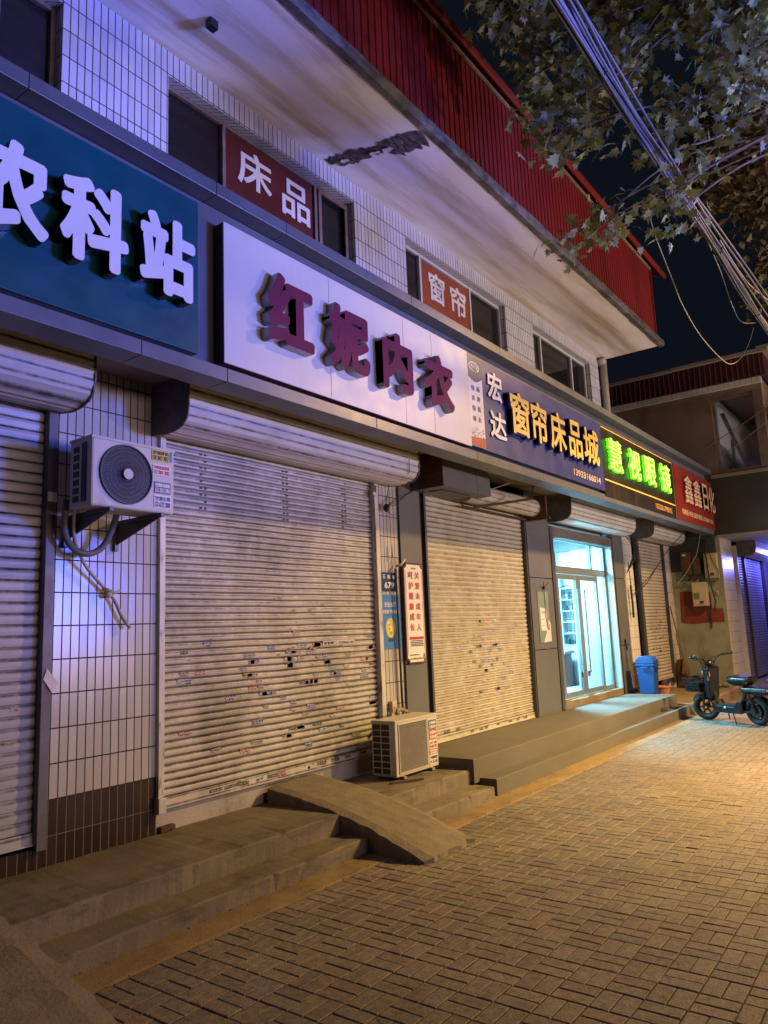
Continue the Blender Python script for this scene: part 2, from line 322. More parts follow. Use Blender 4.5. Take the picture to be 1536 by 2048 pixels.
# ------------------------------------------------------------------ mesh helpers
class MB:
    """collects shapes in world coordinates; build() makes ONE mesh object of them"""
    def __init__(s, T=None): s.v = []; s.f = []; s.mi = []; s.T = T; s.cur = 0; s.cuts = []
    def pieces(s):
        out = []
        for i, (v0, f0) in enumerate(s.cuts):
            v1, f1 = s.cuts[i+1] if i+1 < len(s.cuts) else (len(s.v), len(s.f))
            p = MB(); p.v = s.v[v0:v1]; p.f = [tuple(k-v0 for k in f) for f in s.f[f0:f1]]; p.mi = s.mi[f0:f1]; out.append(p)
        return out
    def add(s, vs, fs):
        o = len(s.v); s.cuts.append((o, len(s.f)))
        s.v += [tuple(s.T @ Vector(p)) for p in vs] if s.T else [tuple(p) for p in vs]
        s.f += [tuple(i+o for i in f) for f in fs]; s.mi += [s.cur]*len(fs); return s
    def box(s, x0, x1, y0, y1, z0, z1):
        v = [(x, y, z) for x in (x0, x1) for y in (y0, y1) for z in (z0, z1)]
        return s.add(v, [(0, 1, 3, 2), (4, 6, 7, 5), (0, 4, 5, 1), (2, 3, 7, 6), (0, 2, 6, 4), (1, 5, 7, 3)])
    def hexa(s, b, t):
        """b, t: four points each, same order"""
        return s.add(list(b)+list(t), [(3, 2, 1, 0), (4, 5, 6, 7), (0, 1, 5, 4), (1, 2, 6, 5), (2, 3, 7, 6), (3, 0, 4, 7)])
    def ext(s, prof, x0, x1, close=False, ax=0, caps=False, n=1):
        """extrude an open/closed (a,b) profile along an axis"""
        m = len(prof); vs = []
        for k in range(n+1):
            x = x0+(x1-x0)*k/n
            for a, b in prof: vs.append((x, a, b) if ax == 0 else ((a, x, b) if ax == 1 else (a, b, x)))
        fs = []
        for k in range(n):
            for i in range(m if close else m-1):
                j = (i+1) % m; fs.append((k*m+i, k*m+j, (k+1)*m+j, (k+1)*m+i))
        if caps: fs.append(tuple(range(m-1, -1, -1))); fs.append(tuple(n*m+i for i in range(m)))
        return s.add(vs, fs)
    def tube(s, pts, r, n=8, r1=None, caps=True):
        pts = [Vector(p) for p in pts]; N = len(pts); vs = []; fs = []
        prev = None
        for i, p in enumerate(pts):
            t = (pts[min(i+1, N-1)]-pts[max(i-1, 0)]).normalized()
            if prev is None:
                a = Vector((0, 0, 1)) if abs(t.z) < .9 else Vector((1, 0, 0))
                u = t.cross(a).normalized()
            else: u = (prev-t*prev.dot(t)).normalized()
            prev = u; w = t.cross(u)
            rr = r if r1 is None else r+(r1-r)*i/(N-1)
            for k in range(n):
                a = 2*PI*k/n; vs.append(p+u*rr*math.cos(a)+w*rr*math.sin(a))
        for i in range(N-1):
            for k in range(n):
                k2 = (k+1) % n; fs.append((i*n+k, i*n+k2, (i+1)*n+k2, (i+1)*n+k))
        if caps: fs.append(tuple(range(n-1, -1, -1))); fs.append(tuple((N-1)*n+k for k in range(n)))
        return s.add(vs, fs)
    def cyl(s, a, b, r, n=16, r1=None): return s.tube([a, b], r, n, r1)
    def torus(s, c, axis, R, r, N=28, n=10):
        c = Vector(c); axis = Vector(axis).normalized(); u = axis.orthogonal().normalized(); w = axis.cross(u); vs = []; fs = []
        for i in range(N):
            a = 2*PI*i/N; d = u*math.cos(a)+w*math.sin(a)
            for k in range(n):
                b = 2*PI*k/n; vs.append(c+d*(R+r*math.cos(b))+axis*r*math.sin(b))
        for i in range(N):
            for k in range(n):
                i2 = (i+1) % N; k2 = (k+1) % n; fs.append((i*n+k, i*n+k2, i2*n+k2, i2*n+k))
        return s.add(vs, fs)
    def ball(s, c, rx, ry, rz, N=16, n=10):
        vs = []; fs = []
        for i in range(n+1):
            t = PI*i/n
            for k in range(N):
                a = 2*PI*k/N; vs.append((c[0]+rx*math.sin(t)*math.cos(a), c[1]+ry*math.sin(t)*math.sin(a), c[2]+rz*math.cos(t)))
        for i in range(n):
            for k in range(N):
                k2 = (k+1) % N; fs.append((i*N+k, (i+1)*N+k, (i+1)*N+k2, i*N+k2))
        return s.add(vs, fs)
    def poly(s, pts, d):
        """flat polygon with thickness vector d"""
        n = len(pts); d = Vector(d); vs = [Vector(p) for p in pts]+[Vector(p)+d for p in pts]
        fs = [tuple(range(n)), tuple(range(2*n-1, n-1, -1))]+[(i, i+n, (i+1) % n+n, (i+1) % n) for i in range(n)]
        return s.add(vs, fs)
    def mesh(s, name, mats):
        me = bpy.data.meshes.new(name); me.from_pydata(s.v, [], s.f)
        for m in (mats if isinstance(mats, (list, tuple)) else [mats]): me.materials.append(K[m] if isinstance(m, str) else m)
        me.polygons.foreach_set('material_index', s.mi)
        me.update(); bm = bmesh.new(); bm.from_mesh(me)
        bmesh.ops.recalc_face_normals(bm, faces=bm.faces); bm.to_mesh(me); bm.free(); return me

def tag(o, label=None, cat=None, group=None, kind=None):
    if label: o['label'] = label
    if cat: o['category'] = cat
    if group: o['group'] = group
    if kind: o['kind'] = kind
    return o
def link(o, parent=None):
    COL.objects.link(o)
    if parent is not None:
        o.parent = parent
        if parent.type == 'EMPTY': o.location = [-c for c in parent.location]
    return o
EACH = {'cable_tie', 'torn_tape', 'plaster_flake', 'tiled_pier', 'brown_tile_base', 'far_tiled_pier', 'pillar_cladding', 'joint_backing', 'guide_rail', 'end_plate', 'ceiling_light_panel', 'exposed_brick',
        'shutter_end', 'block', 'shop_room_wall', 'canopy_roof', 'beam_wall', 'roof_ridge', 'canopy_trim', 'inner_room_wall', 'back_wall', 'upper_front_wall', 'sheet', 'shop_room_front_wall', 'sheet_joint', 'amber_line', 'paper'}
def build(name, mb, mats, parent=None, bevel=0, smooth=False, seg=2):
    if isinstance(mb, MB) and name in EACH and len(mb.cuts) > 1:
        return [build(name, p, mats, parent, bevel, smooth, seg) for p in mb.pieces() if p.f][0]
    me = mb.mesh(name, mats) if isinstance(mb, MB) else mb
    if smooth:
        me.shade_smooth() if hasattr(me, 'shade_smooth') else None
    o = link(bpy.data.objects.new(name, me), parent)
    if bevel:
        b = o.modifiers.new('bevel', 'BEVEL'); b.width = bevel; b.segments = seg; b.limit_method = 'ANGLE'; b.angle_limit = .6
    return o
def thing(name, loc, label, cat, group=None):
    o = bpy.data.objects.new(name, None); COL.objects.link(o); o.location = loc; o.empty_display_size = .2
    return tag(o, label, cat, group)
def single(name, mb, mats, label=None, cat=None, group=None, kind=None, **kw):
    return tag(build(name, mb, mats, None, **kw), label, cat, group, kind)

def text_mesh(s, x0, x1, z0, z1, yf, depth, mats, bold=0.0, T=None, vertical=False):
    """letters as real geometry fitted to a rectangle of the plane y = yf, front facing -y;
    heavy strokes are made of the same glyph repeated round a small circle of radius bold (metres)"""
    cu = bpy.data.curves.new('t', 'FONT'); cu.body = s; cu.size = 1; cu.extrude = .05
    cu.resolution_u = 3; cu.align_x = 'CENTER'
    o = bpy.data.objects.new('t', cu); COL.objects.link(o)
    bpy.context.view_layer.update(); dg = bpy.context.evaluated_depsgraph_get()
    src = bpy.data.meshes.new_from_object(o.evaluated_get(dg))
    bpy.data.objects.remove(o); bpy.data.curves.remove(cu)
    co = [v.co.copy() for v in src.vertices]; fs = [tuple(p.vertices) for p in src.polygons]
    bpy.data.meshes.remove(src)
    ax, bx = min(c.x for c in co), max(c.x for c in co); ay, by = min(c.y for c in co), max(c.y for c in co)
    n = 1 if bold <= 0 else (8 if bold < .012 else 14)
    vs = []; ff = []
    for k in range(n):
        dx = bold*math.cos(2*PI*(k+.5)/n) if bold > 0 else 0; dz = bold*math.sin(2*PI*(k+.5)/n) if bold > 0 else 0
        o_ = len(vs); e = .00002*k
        for c in co:
            u = (c.x-ax)/(bx-ax); w = (c.y-ay)/(by-ay); q = c.z/.1+.5
            p = Vector((x0+bold+(x1-x0-2*bold)*u+dx, yf+e+depth*(1-q), z0+bold+(z1-z0-2*bold)*w+dz))
            vs.append(T @ p if T else p)
        ff += [tuple(i+o_ for i in f) for f in fs]
    me = bpy.data.meshes.new('letter'); me.from_pydata(vs, [], ff); me.update()
    mats = mats if isinstance(mats, (list, tuple)) else [mats]
    for m in mats: me.materials.append(K[m])
    if len(mats) > 1:
        for p in me.polygons: p.material_index = 0 if abs(p.normal.y) > .7 else 1
    return me
def text(name, s, x0, x1, z0, z1, yf, depth, mats, parent, bold=0.0, T=None, vertical=False):
    return link(bpy.data.objects.new(name, text_mesh(s, x0, x1, z0, z1, yf, depth, mats, bold, T, vertical)), parent)

W = 4.33       # face of the shop row
XB = 15.5      # side wall of the neighbouring building
# ------------------------------------------------------------------ ground
def jitter_ext(prof, x0, x1, n, amp, seed=1, caps=True, mb=None, ax=0):
    """profile extruded along x with small irregularities: worn concrete"""
    r = random.Random(seed); mb = mb or MB(); m = len(prof); vs = []; fs = []
    offs = [[0]*(n+1) for _ in prof]
    for i in range(m):
        v = 0
        for k in range(n+1):
            v = v*.75+r.gauss(0, amp); offs[i][k] = v+(r.uniform(.004, .013) if amp > .0018 and i in (1, 2) and r.random() < .05 else 0)*(1 if i == 1 else -1)
    for k in range(n+1):
        x = x0+(x1-x0)*k/n
        for i, (a, b) in enumerate(prof):
            e = offs[i][k]; vs.append((x, a+e, b+e*.6))
    for k in range(n):
        for i in range(m-1): fs.append((k*m+i, (k+1)*m+i, (k+1)*m+i+1, k*m+i+1))
    if caps: fs.append(tuple(range(m))); fs.append(tuple(n*m+i for i in range(m-1, -1, -1)))
    return mb.add(vs, fs)

g = MB(); g.add([(-60, -60, -.06), (90, -60, -.06), (90, 60, -.06), (-60, 60, -.06)], [(0, 1, 2, 3)])
single('ground', g, 'dirt', kind='structure')
g = MB(); g.box(-20, 60, -9, -1.2, -.2, -.045); single('road', g, 'road', kind='structure')
g = MB(); g.box(-2, 22, -1.2, 3.2, -.2, -.0075); single('paving_bed', g, 'dirt', kind='structure')
# block paving in basket weave
pv = MB(); q = .1665; r = random.Random(3); h = .012
def paver(x0, x1, y0, y1):
    j = .0019+.0010*r.random(); b = .0036
    x0 += j; x1 -= j; y0 += j; y1 -= j
    z = r.gauss(0, .0008); tx = r.gauss(0, .006); ty = r.gauss(0, .006); cx = (x0+x1)/2; cy = (y0+y1)/2
    if 4.9 < cx < 6.75 and 1.55 < cy < 2.25: z -= .0035
    f = lambda x, y, zz: (x, y, zz+z+(x-cx)*tx+(y-cy)*ty)
    a = [(x0, y0), (x1, y0), (x1, y1), (x0, y1)]; c = [(x0+b, y0+b), (x1-b, y0+b), (x1-b, y1-b), (x0+b, y1-b)]
    vs = [f(x, y, -.02) for x, y in a]+[f(x, y, -.003) for x, y in a]+[f(x, y, 0) for x, y in c]
    fs = [(8, 9, 10, 11)]
    for i in range(4):
        k = (i+1) % 4; fs.append((i, k, k+4, i+4)); fs.append((i+4, k+4, k+8, i+8))
    pv.add(vs, fs)
ny = 22
for i in range(-2, 86):
    for k in range(ny):
        X = .7+i*q; Y = 3.165-(k+1)*q+.004*math.sin(i*.7)
        if X > 12 and Y > 3.0 and False: continue
        if (i+k) % 2:
            paver(X, X+q, Y, Y+q/2); paver(X, X+q, Y+q/2, Y+q)
        else:
            paver(X, X+q/2, Y, Y+q); paver(X+q/2, X+q, Y, Y+q)
single('pavement', pv, 'pav', kind='structure')
# concrete kerb strip, then the steps: old ones left, newer ones right
s = jitter_ext([(3.16, -.05), (3.168, .0), (3.185, .006), (3.45, .012), (3.46, -.05)], .5, 16.0, 180, .0012, 5)
single('kerb_strip', s, 'strip', kind='structure')
s = jitter_ext([(3.37, -.02), (3.373, .100), (3.382, .108), (3.63, .110), (3.63, -.02)], -.5, 6.03, 160, .0019, 11)
jitter_ext([(3.605, .09), (3.607, .226), (3.616, .235), (3.9, .236), (4.36, .240), (4.36, .09)], -.5, 6.02, 160, .0019, 12, mb=s)
single('steps', s, 'conc', kind='structure')
s = MB()
jitter_ext([(3.390, -.02), (3.391, .146), (3.397, .153), (3.58, .153), (3.58, -.02)], 6.12, 12.55, 50, .0005, 13, mb=s)
jitter_ext([(3.560, .12), (3.561, .319), (3.568, .327), (4.40, .330), (4.40, .12)], 6.02, 12.37, 50, .0005, 14, mb=s)
single('steps.001', s, 'conc2', kind='structure')
s = jitter_ext([(3.30, -.05), (3.31, .155), (3.33, .175), (4.0, .19), (4.42, .20), (4.42, -.05)], 12.40, 15.5, 30, .0025, 21)
single('forecourt', s, 'strip', kind='structure')
s = jitter_ext([(2.75, -.05), (2.76, .10), (2.80, .12), (3.36, .165), (3.36, -.05)], 15.5, 30, 40, .002, 22)
single('forecourt.001', s, 'strip', kind='structure')
# ramps
def ramp(name, x0, x1, ya, za, yb, zb, seed, label):
    m = MB(); r = random.Random(seed); N = 26; Mx = 9; vs = []; fs = []
    for k in range(N+1):
        t = k/N; y = ya+(yb-ya)*t
        z = za+(zb-za)*t + .047*math.sin(t*PI)
        for i in range(Mx+1):
            u = i/Mx; x = x0+(x1-x0)*u+(r.gauss(0, .006) if i in (0, Mx) else 0)+.015*math.sin(t*3)
            e = r.gauss(0, .0025); dn = .018 if i in (0, Mx) else 0
            yy = y+(r.gauss(0, .012) if k == N else 0)
            vs.append((x, yy, z+e-dn))
    top = len(vs)
    for k in range(N):
        for i in range(Mx):
            a = k*(Mx+1)+i; fs.append((a, a+1, a+Mx+2, a+Mx+1))
    # skirt
    rim = [k*(Mx+1) for k in range(N+1)]+[N*(Mx+1)+i for i in range(1, Mx+1)]+[k*(Mx+1)+Mx for k in range(N-1, -1, -1)]
    for a in rim:
        x, y, z = vs[a]; vs.append((x+r.gauss(0, .004), y+r.gauss(0, .004), -.03))
    for j in range(len(rim)-1): fs.append((rim[j], rim[j+1], top+j+1, top+j))
    m.add(vs, fs)
    loc = ((x0+x1)/2, (ya+yb)/2, 0)
    for i, v in enumerate(m.v): m.v[i] = (v[0]-loc[0], v[1]-loc[1], v[2])
    o = single(name, m, 'ramp', label, 'ramp'); o.location = loc
    return o
ramp('concrete_ramp', 4.20, 4.80, 4.31, .365, 2.87, .035, 4, 'rough concrete ramp laid over the steps in front of the widest grimy shutter')
ramp('concrete_ramp', 1.05, 1.83, 4.2, .37, 2.50, .035, 9, 'rough concrete ramp cut off by the lower left edge of the photo')
# small debris on the paving
db = MB(); r = random.Random(31)
for _ in range(900):
    x = r.uniform(1.0, 12); y = r.choice([r.gauss(3.17, .012), r.gauss(3.17, .03), r.gauss(3.37, .01), r.uniform(.6, 3.1)])
    z = .012 if y > 3.17 else .002; a = r.uniform(0, 6.3); l = r.uniform(.002, .008)
    db.add([(x+l*math.cos(a+k*2.1)*r.uniform(.5, 1), y+l*math.sin(a+k*2.1), z+.001) for k in range(3)]+[(x, y, z+l*.7)], [(0, 1, 3), (1, 2, 3), (2, 0, 3)])
single('grit', db, 'dirt', 'loose grit and crumbs lying along the paving joints', 'grit', kind='stuff')

# ------------------------------------------------------------------ the shop row
B = thing('shop_row_building', (8, W, 0), 'two storey white tiled shop row with overhanging red parapet and roller shutters', 'building')
def wall(mb, x0, x1, z0, z1, y0, y1, holes=()):
    hs = sorted(holes); x = x0
    for a, b, c, d in hs:
        if a > x: mb.box(x, a, y0, y1, z0, z1)
        if c > z0: mb.box(a, b, y0, y1, z0, c)
        if d < z1: mb.box(a, b, y0, y1, d, z1)
        x = b
    if x < x1: mb.box(x, x1, y0, y1, z0, z1)
    return mb
HZ0, HZ1 = 4.72, 5.85
wins = [(-.6, 2.40), (3.27, 5.57), (6.48, 8.86), (9.72, 11.93)]
m = wall(MB(), -1.5, 12.33, 4.2, 6.06, W, W+.2, [(a, b, HZ0, HZ1) for a, b in wins])
build('upper_wall', m, 'tileup', B)
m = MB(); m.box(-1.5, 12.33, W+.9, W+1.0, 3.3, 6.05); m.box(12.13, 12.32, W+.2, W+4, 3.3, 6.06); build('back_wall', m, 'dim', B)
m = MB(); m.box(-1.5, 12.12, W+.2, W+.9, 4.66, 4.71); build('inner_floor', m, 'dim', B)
# roof overhang: plastered soffit slab, mossy slab edge
YE = 3.33
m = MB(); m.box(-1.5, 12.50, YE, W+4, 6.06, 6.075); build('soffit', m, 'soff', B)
e = jitter_ext([(YE, 6.055), (YE-.07, 6.05), (YE-.09, 6.085), (YE-.085, 6.15), (YE+.02, 6.17), (YE+.02, 6.06)], -1.5, 12.56, 260, .0035, 17)
build('slab_edge', e, 'drip', B)
m = MB(); m.box(-1.5, 12.47, YE+.02, W+4, 6.076, 6.2); build('roof_slab', m, 'drip', B)
# torn plaster with bare concrete
r = random.Random(12); P0 = Vector((5.12, 4.30, 0)); P1 = Vector((5.42, 3.36, 0)); N = 34; top = []; bot = []
for k in range(N+1):
    t = k/N; c = P0.lerp(P1, t); w = .05+.065*math.sin(t*PI*1.0)**.7+.03*math.sin(t*9)+.05*(t > .6)
    top.append((c.x-w*.7+r.gauss(0, .016), c.y+r.gauss(0, .006)-w*.15)); bot.append((c.x+w+r.gauss(0, .018), c.y+r.gauss(0, .006)+w*.1))
vs = []; fs = []; Mx = 8
for k in range(N+1):
    for i in range(Mx+1):
        u = i/Mx; x = top[k][0]+(bot[k][0]-top[k][0])*u; y = top[k][1]+(bot[k][1]-top[k][1])*u
        vs.append((x, y, 6.056-(0 if i in (0, Mx) or k in (0, N) else abs(r.gauss(0, .006)))))
for k in range(N):
    for i in range(Mx): a = k*(Mx+1)+i; fs.append((a, a+1, a+Mx+2, a+Mx+1))
m = MB(); m.add(vs, fs); build('damaged_plaster', m, 'rubble', B)
m = MB()
for k in range(9):
    t = r.uniform(.05, .95); c = P0.lerp(P1, t); a = r.uniform(0, 6); l = r.uniform(.02, .05)
    m.add([(c.x+.02+l*math.cos(a+j*1.6)*r.uniform(.5, 1.2), c.y+l*math.sin(a+j*1.6), 6.036-r.uniform(0, .006)) for j in range(4)]+[(c.x+.02, c.y, 6.052)], [(0, 1, 2, 3), (0, 1, 4), (1, 2, 4), (2, 3, 4), (3, 0, 4)])
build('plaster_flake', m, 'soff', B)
m = MB(); c = Vector((3.29, 3.84, 6.03)); m.box(c.x-.035, c.x+.035, c.y-.03, c.y+.03, 5.99, 6.058); build('soffit_fixture', m, 'black', B)
# red sheet parapet with ribs, flashing on top
pr = []; x = -1.5
m = MB(); yr = YE-.005
while x < 12.40:
    pr += [(x, yr), (x+.055, yr), (x+.062, yr-.010), (x+.078, yr-.010), (x+.085, yr)]; x += .10
pr.append((12.42, yr)); m.ext([(a, b) for a, b in pr], 6.11, 7.42, ax=2)
m.box(12.41, 12.43, yr, yr+2.2, 6.11, 7.42); build('parapet_sheet', m, 'red', B)
m = MB(); m.ext([(YE+.25, 7.58), (YE-.02, 7.60), (YE-.10, 7.555), (YE-.14, 7.46), (YE-.125, 7.40), (YE-.10, 7.395), (YE-.10, 7.44), (YE-.06, 7.50), (YE+.25, 7.52)], -1.5, 12.95, close=True, caps=True)
build('ridge_flashing', m, 'redflash', B, bevel=.004)
m = MB(); r = random.Random(2); vs = []; n = 260
for k in range(n): # sealing foam line under the flashing
    x = -1.5+13.9*k/n; w = .012+.008*r.random(); m.box(x, x+.05, yr-.035, yr-.011, 7.398-w, 7.415)
build('foam_closure', m, 'strip', B)
# drain pipe at the far corner
m = MB(); m.tube([(12.43, 4.27, 6.02), (12.43, 4.27, 4.3)], .062, 14); m.tube([(12.38, 4.30, 6.05), (12.42, 4.28, 5.95)], .085, 12)
build('drain_pipe', m, 'pipe', B, smooth=True)

# windows of the upper floor
def catmull(P, n=6):
    out = []
    for i in range(len(P)-1):
        a, b, c_, d = P[max(i-1, 0)], P[i], P[i+1], P[min(i+2, len(P)-1)]
        for k in range(n):
            s_ = k/n; out.append(.5*((2*b)+(-a+c_)*s_+(2*a-5*b+4*c_-d)*s_*s_+(-a+3*b-3*c_+d)*s_**3))
    out.append(P[-1]); return out
def rectframe(mb, x0, x1, z0, z1, y0, y1, w):
    mb.box(x0, x1, y0, y1, z1-w, z1); mb.box(x0, x1, y0, y1, z0, z0+w)
    mb.box(x0, x0+w, y0+.001, y1-.001, z0+w, z1-w); mb.box(x1-w, x1, y0+.001, y1-.001, z0+w, z1-w)
def up_window(x0, x1, mull, mt, rail=5.20, w=.035):
    f = MB(); y0, y1 = W+.08, W+.13
    rectframe(f, x0+.004, x1-.004, HZ0+.004, HZ1-.004, y0, y1, w)
    for a in mull: f.box(a-w/2, a+w/2, y0-.006, y1-.002, HZ0+w, HZ1-w)
    f.box(x0+w, x1-w, y0-.003, y1-.004, rail-.035, rail)
    o = build('window', f, mt, B, bevel=.003)
    gl = MB(); gl.box(x0+w, x1-w, y0+.03, y0+.036, HZ0+w, HZ1-w); build('pane', gl, 'winglass', o)
    return o
up_window(-.6, 2.40, [.9, 2.0], 'frameb')
o = up_window(3.27, 5.57, [3.90, 5.06], 'frameb')
f = MB(); f.box(3.925, 5.02, W+.088, W+.096, 5.215, 5.80); fo = build('window_film', f, 'film1', o)
text('letter', '床', 4.06, 4.47, 5.38, 5.73, W+.082, .004, 'filmtxt', fo, .009)
text('letter', '品', 4.60, 4.98, 5.33, 5.71, W+.082, .004, 'filmtxt', fo, .009)
f = MB(); rectframe(f, 5.09, 5.53, 4.78, 5.80, W+.060, W+.078, .04); build('sash', f, 'frameb', o)
o = up_window(6.48, 8.86, [6.88, 8.03], 'framew')
f = MB(); f.box(6.90, 8.005, W+.088, W+.096, 5.225, 5.79); fo = build('window_film', f, 'film2', o)
text('letter', '窗', 7.06, 7.42, 5.35, 5.72, W+.082, .004, 'filmtxt', fo, .009)
text('letter', '帘', 7.54, 7.92, 5.34, 5.72, W+.082, .004, 'filmtxt', fo, .009)
f = MB(); f.ext([(8.06+.03*k, W+.19+.012*(k % 2)) for k in range(26)], 4.8, 5.84, ax=2); build('curtain', f, 'curt', o)
o = up_window(9.72, 11.93, [10.14, 11.31], 'framew')
f = MB()
for a in (10.72,): f.box(a-.017, a+.017, W+.076, W+.12, 4.75, 5.166)
build('transom_bar', f, 'framew', o)
f = MB(); f.ext([(11.35+.03*k, W+.19+.012*(k % 2)) for k in range(18)], 4.8, 5.84, ax=2); build('curtain', f, 'curt', o)

# long sign fascia: backing, cap, bottom beam, ceiling behind it
m = MB(); m.box(-1.5, XB-.003, 3.50, 3.56, 3.10, 4.27)
build('fascia_backing', m, 'alu', B)
xs = [-1.5, 1.2, 2.42, 3.05, 4.6, 6.2, 7.7, 9.3, 10.8, 12.3, 13.9, XB-.003]
m = MB()
for a, b in zip(xs, xs[1:]):
    m.box(a+.002, b-.002, 3.43, 3.63, 3.085, 3.172)
build('fascia_bottom_beam', m, 'alu', B, bevel=.003)
m = MB()
for a, b in zip(xs, xs[1:]):
    m.box(a+.5, b+.497 if b < XB-1 else XB-.003, 3.37, 3.75, 4.275, 4.362)
build('fascia_cap', m, 'alu', B, bevel=.003)
m = MB(); m.box(-1.5, XB-.005, 3.632, W+.02, 3.29, 3.33); build('canopy_ceiling', m, 'ledge', B)
m = MB(); m.box(-1.5, 12.33, 3.56, W-.002, 4.29, 4.34); m.box(12.335, XB-.005, 3.56, 8.4, 4.2, 4.27); build('canopy_roof', m, 'band', B)
m = MB(); m.box(-1.5, 12.33, W+.001, W+.19, 3.331, 4.199); m.box(12.33, XB-.004, W, W+.19, 3.331, 4.199); build('beam_wall', m, 'plast', B)

# ground floor: tiled piers
m = MB()
for a, b in ((-1.5, .2), (2.43, 3.205), (5.74, 6.085)):
    m.box(a, b, W, W+.25, .603, 3.288)
build('tiled_pier', m, 'tile', B)
m = MB()
for a, b in ((-1.5, 2.369), (2.371, 2.429), (2.431, 3.205)):
    m.box(a, b, W, W+.25, .20, .601 if a > 2.4 else .35)
build('brown_tile_base', m, 'tilebrown', B)
m = MB(); m.box(12.70, 13.20, W, W+.25, .80, 3.288); m.box(15.04, XB-.003, W-.01, W+.25, .2, 3.288); build('far_tiled_pier', m, 'tilepil', B)
m = MB(); m.box(12.70, 13.20, W, W+.25, .2, .799); build('far_tile_base', m, 'tilebrown', B)
m = MB(); m.box(5.74, 6.085, W+.001, W+.25, .2, .602); build('pier_base', m, 'tile', B)
m = MB()
for (a, b, z0, z1) in ((6.10, 6.475, .24, 1.16), (6.10, 6.475, 1.17, 2.16), (6.10, 6.475, 2.17, 3.288), (8.985, 9.70, .331, 1.165), (8.985, 9.70, 1.175, 2.11), (8.985, 9.70, 2.12, 3.288), (12.22, 12.69, .331, 1.10), (12.22, 12.69, 1.11, 2.2), (12.22, 12.69, 2.21, 3.288)):
    m.box(a, b, W-.02, W+.2, z0, z1)
build('pillar_cladding', m, 'pan', B, bevel=.002)
m = MB(); m.box(6.0, 6.099, W+.02, W+.2, .25, 3.288); m.box(6.477, 6.57, W+.01, W+.2, .25, 3.288); m.box(8.93, 8.983, W+.01, W+.2, .3, 3.288); m.box(12.69, 12.70, W+.01, W+.2, .3, 3.28)
build('joint_backing', m, 'raildk', B)
m = MB(); m.box(3.205, 5.74, W+.03, W+.2, .15, .44); build('shutter_plinth', m, 'plast', B)
m = MB()
for k, (x, z, s_) in enumerate(((3.27, .258, .035), (3.33, .262, .03))): m.box(x-s_, x+s_, W-.012+.004*k, W+.05, z-s_*.55, z+s_*.55)
build('exposed_brick', m, 'brick', B, bevel=.008)

# roller shutters
def curtain_profile(z0, z1, p, kind):
    pts = []; n = max(1, round((z1-z0)/p)); p = (z1-z0)/n
    for k in range(n):
        z = z0+k*p
        if kind == 'deep':   # bulged slat with a double rib between
            sh = [(.0, .018), (.06, .002), (.12, .016), (.20, -.002), (.45, -.006), (.72, -.006), (.86, -.003), (.94, .004)]
        elif kind == 'soft':
            sh = [(.0, .006), (.08, .0), (.3, -.008), (.55, -.010), (.8, -.006), (.94, .002)]
        else:
            sh = [(.0, .008), (.07, -.001), (.35, -.005), (.62, -.007), (.88, -.003), (.97, .004)]
        for t, y in sh: pts.append((W+.03+y, z+t*p))
    pts.append((W+.035, z1)); return pts
def housing(x0, x1, parent, zb=2.93, front=3.93, ribs=True, drop=0, platel=True):
    pf = [(front, 3.287), (front, 3.06+drop), (front+.015, 2.995+drop), (front+.06, 2.945+drop), (front+.14, 2.92+drop), (front+.25, 2.912+drop), (W, 2.935+drop)]
    # ribbed skin
    q = []; 
    for (a, b), (c, d) in zip(pf, pf[1:]):
        L = math.hypot(c-a, d-b); n = max(1, int(L/.024)) if ribs else 1
        nx, ny_ = (d-b)/L, -(c-a)/L
        for k in range(n):
            t = k/n; e = (.009 if k % 2 else 0)
            q.append((a+(c-a)*t+nx*e, b+(d-b)*t+ny_*e))
    q.append(pf[-1])
    m = MB(); m.ext(q, x0+.012, x1-.012); o = build('shutter_housing', m, 'box', parent)
    big = [(a-(.012 if a < W-.01 else 0), b-(.012 if i > 1 else 0)) for i, (a, b) in enumerate(pf)]+[(W, 3.287)]
    m = MB(); m.ext(big, x0, x0+.01, close=True, caps=True); m.ext(big, x1-.01, x1, close=True, caps=True)
    build('end_plate', m, 'plate', parent); return o
def shutter(x0, x1, z0, z1, pitch, kind, mt, label, bar=True, barh=.07):
    m = MB(); m.ext(curtain_profile(z0+(barh if bar else 0), z1, pitch, kind), x0, x1, n=36)
    m.v = [(x, y+.0035*mnoise.noise(Vector((x*1.6+z0*9, z*2.2, pitch*99)))+.0022*mnoise.noise(Vector((x*5, z*7, pitch*50))), z+.0035*mnoise.noise(Vector((x*2.1, z*.8+pitch*70, 3)))) for x, y, z in m.v]
    o = tag(build('roller_shutter', m, mt, B), label)
    if bar:
        m = MB(); m.box(x0-.005, x1+.005, W+.008, W+.03, z0, z0+barh); m.box(x0-.005, x1+.005, W-.004, W+.03, z0, z0+.012)
        build('bottom_bar', m, mt, o, bevel=.003)
    return o
S1 = shutter(.2, 2.372, .37, 3.0, .066, 'plain', 'sh1', 'pale lilac lit roller shutter at the left edge')
housing(.15, 2.452, S1, drop=.01)
m = MB(); m.box(2.372, 2.432, W-.035, W+.02, .34, 2.97); build('guide_rail', m, 'railgr', S1, bevel=.004)
m = MB(); m.add([(2.38, W-.04, 1.30), (2.43, W-.05, 1.22), (2.47, W-.05, 1.27), (2.40, W-.045, 1.36)], [(0, 1, 2, 3)]); m.box(2.375, 2.43, W-.045, W-.036, 2.36, 2.42); build('torn_tape', m, 'whitep', S1)
S2 = shutter(3.255, 5.68, .385, 3.0, .0505, 'deep', 'sh2', 'widest roller shutter, grimy with small stickers on its lower half')
housing(3.14, 5.93, S2)
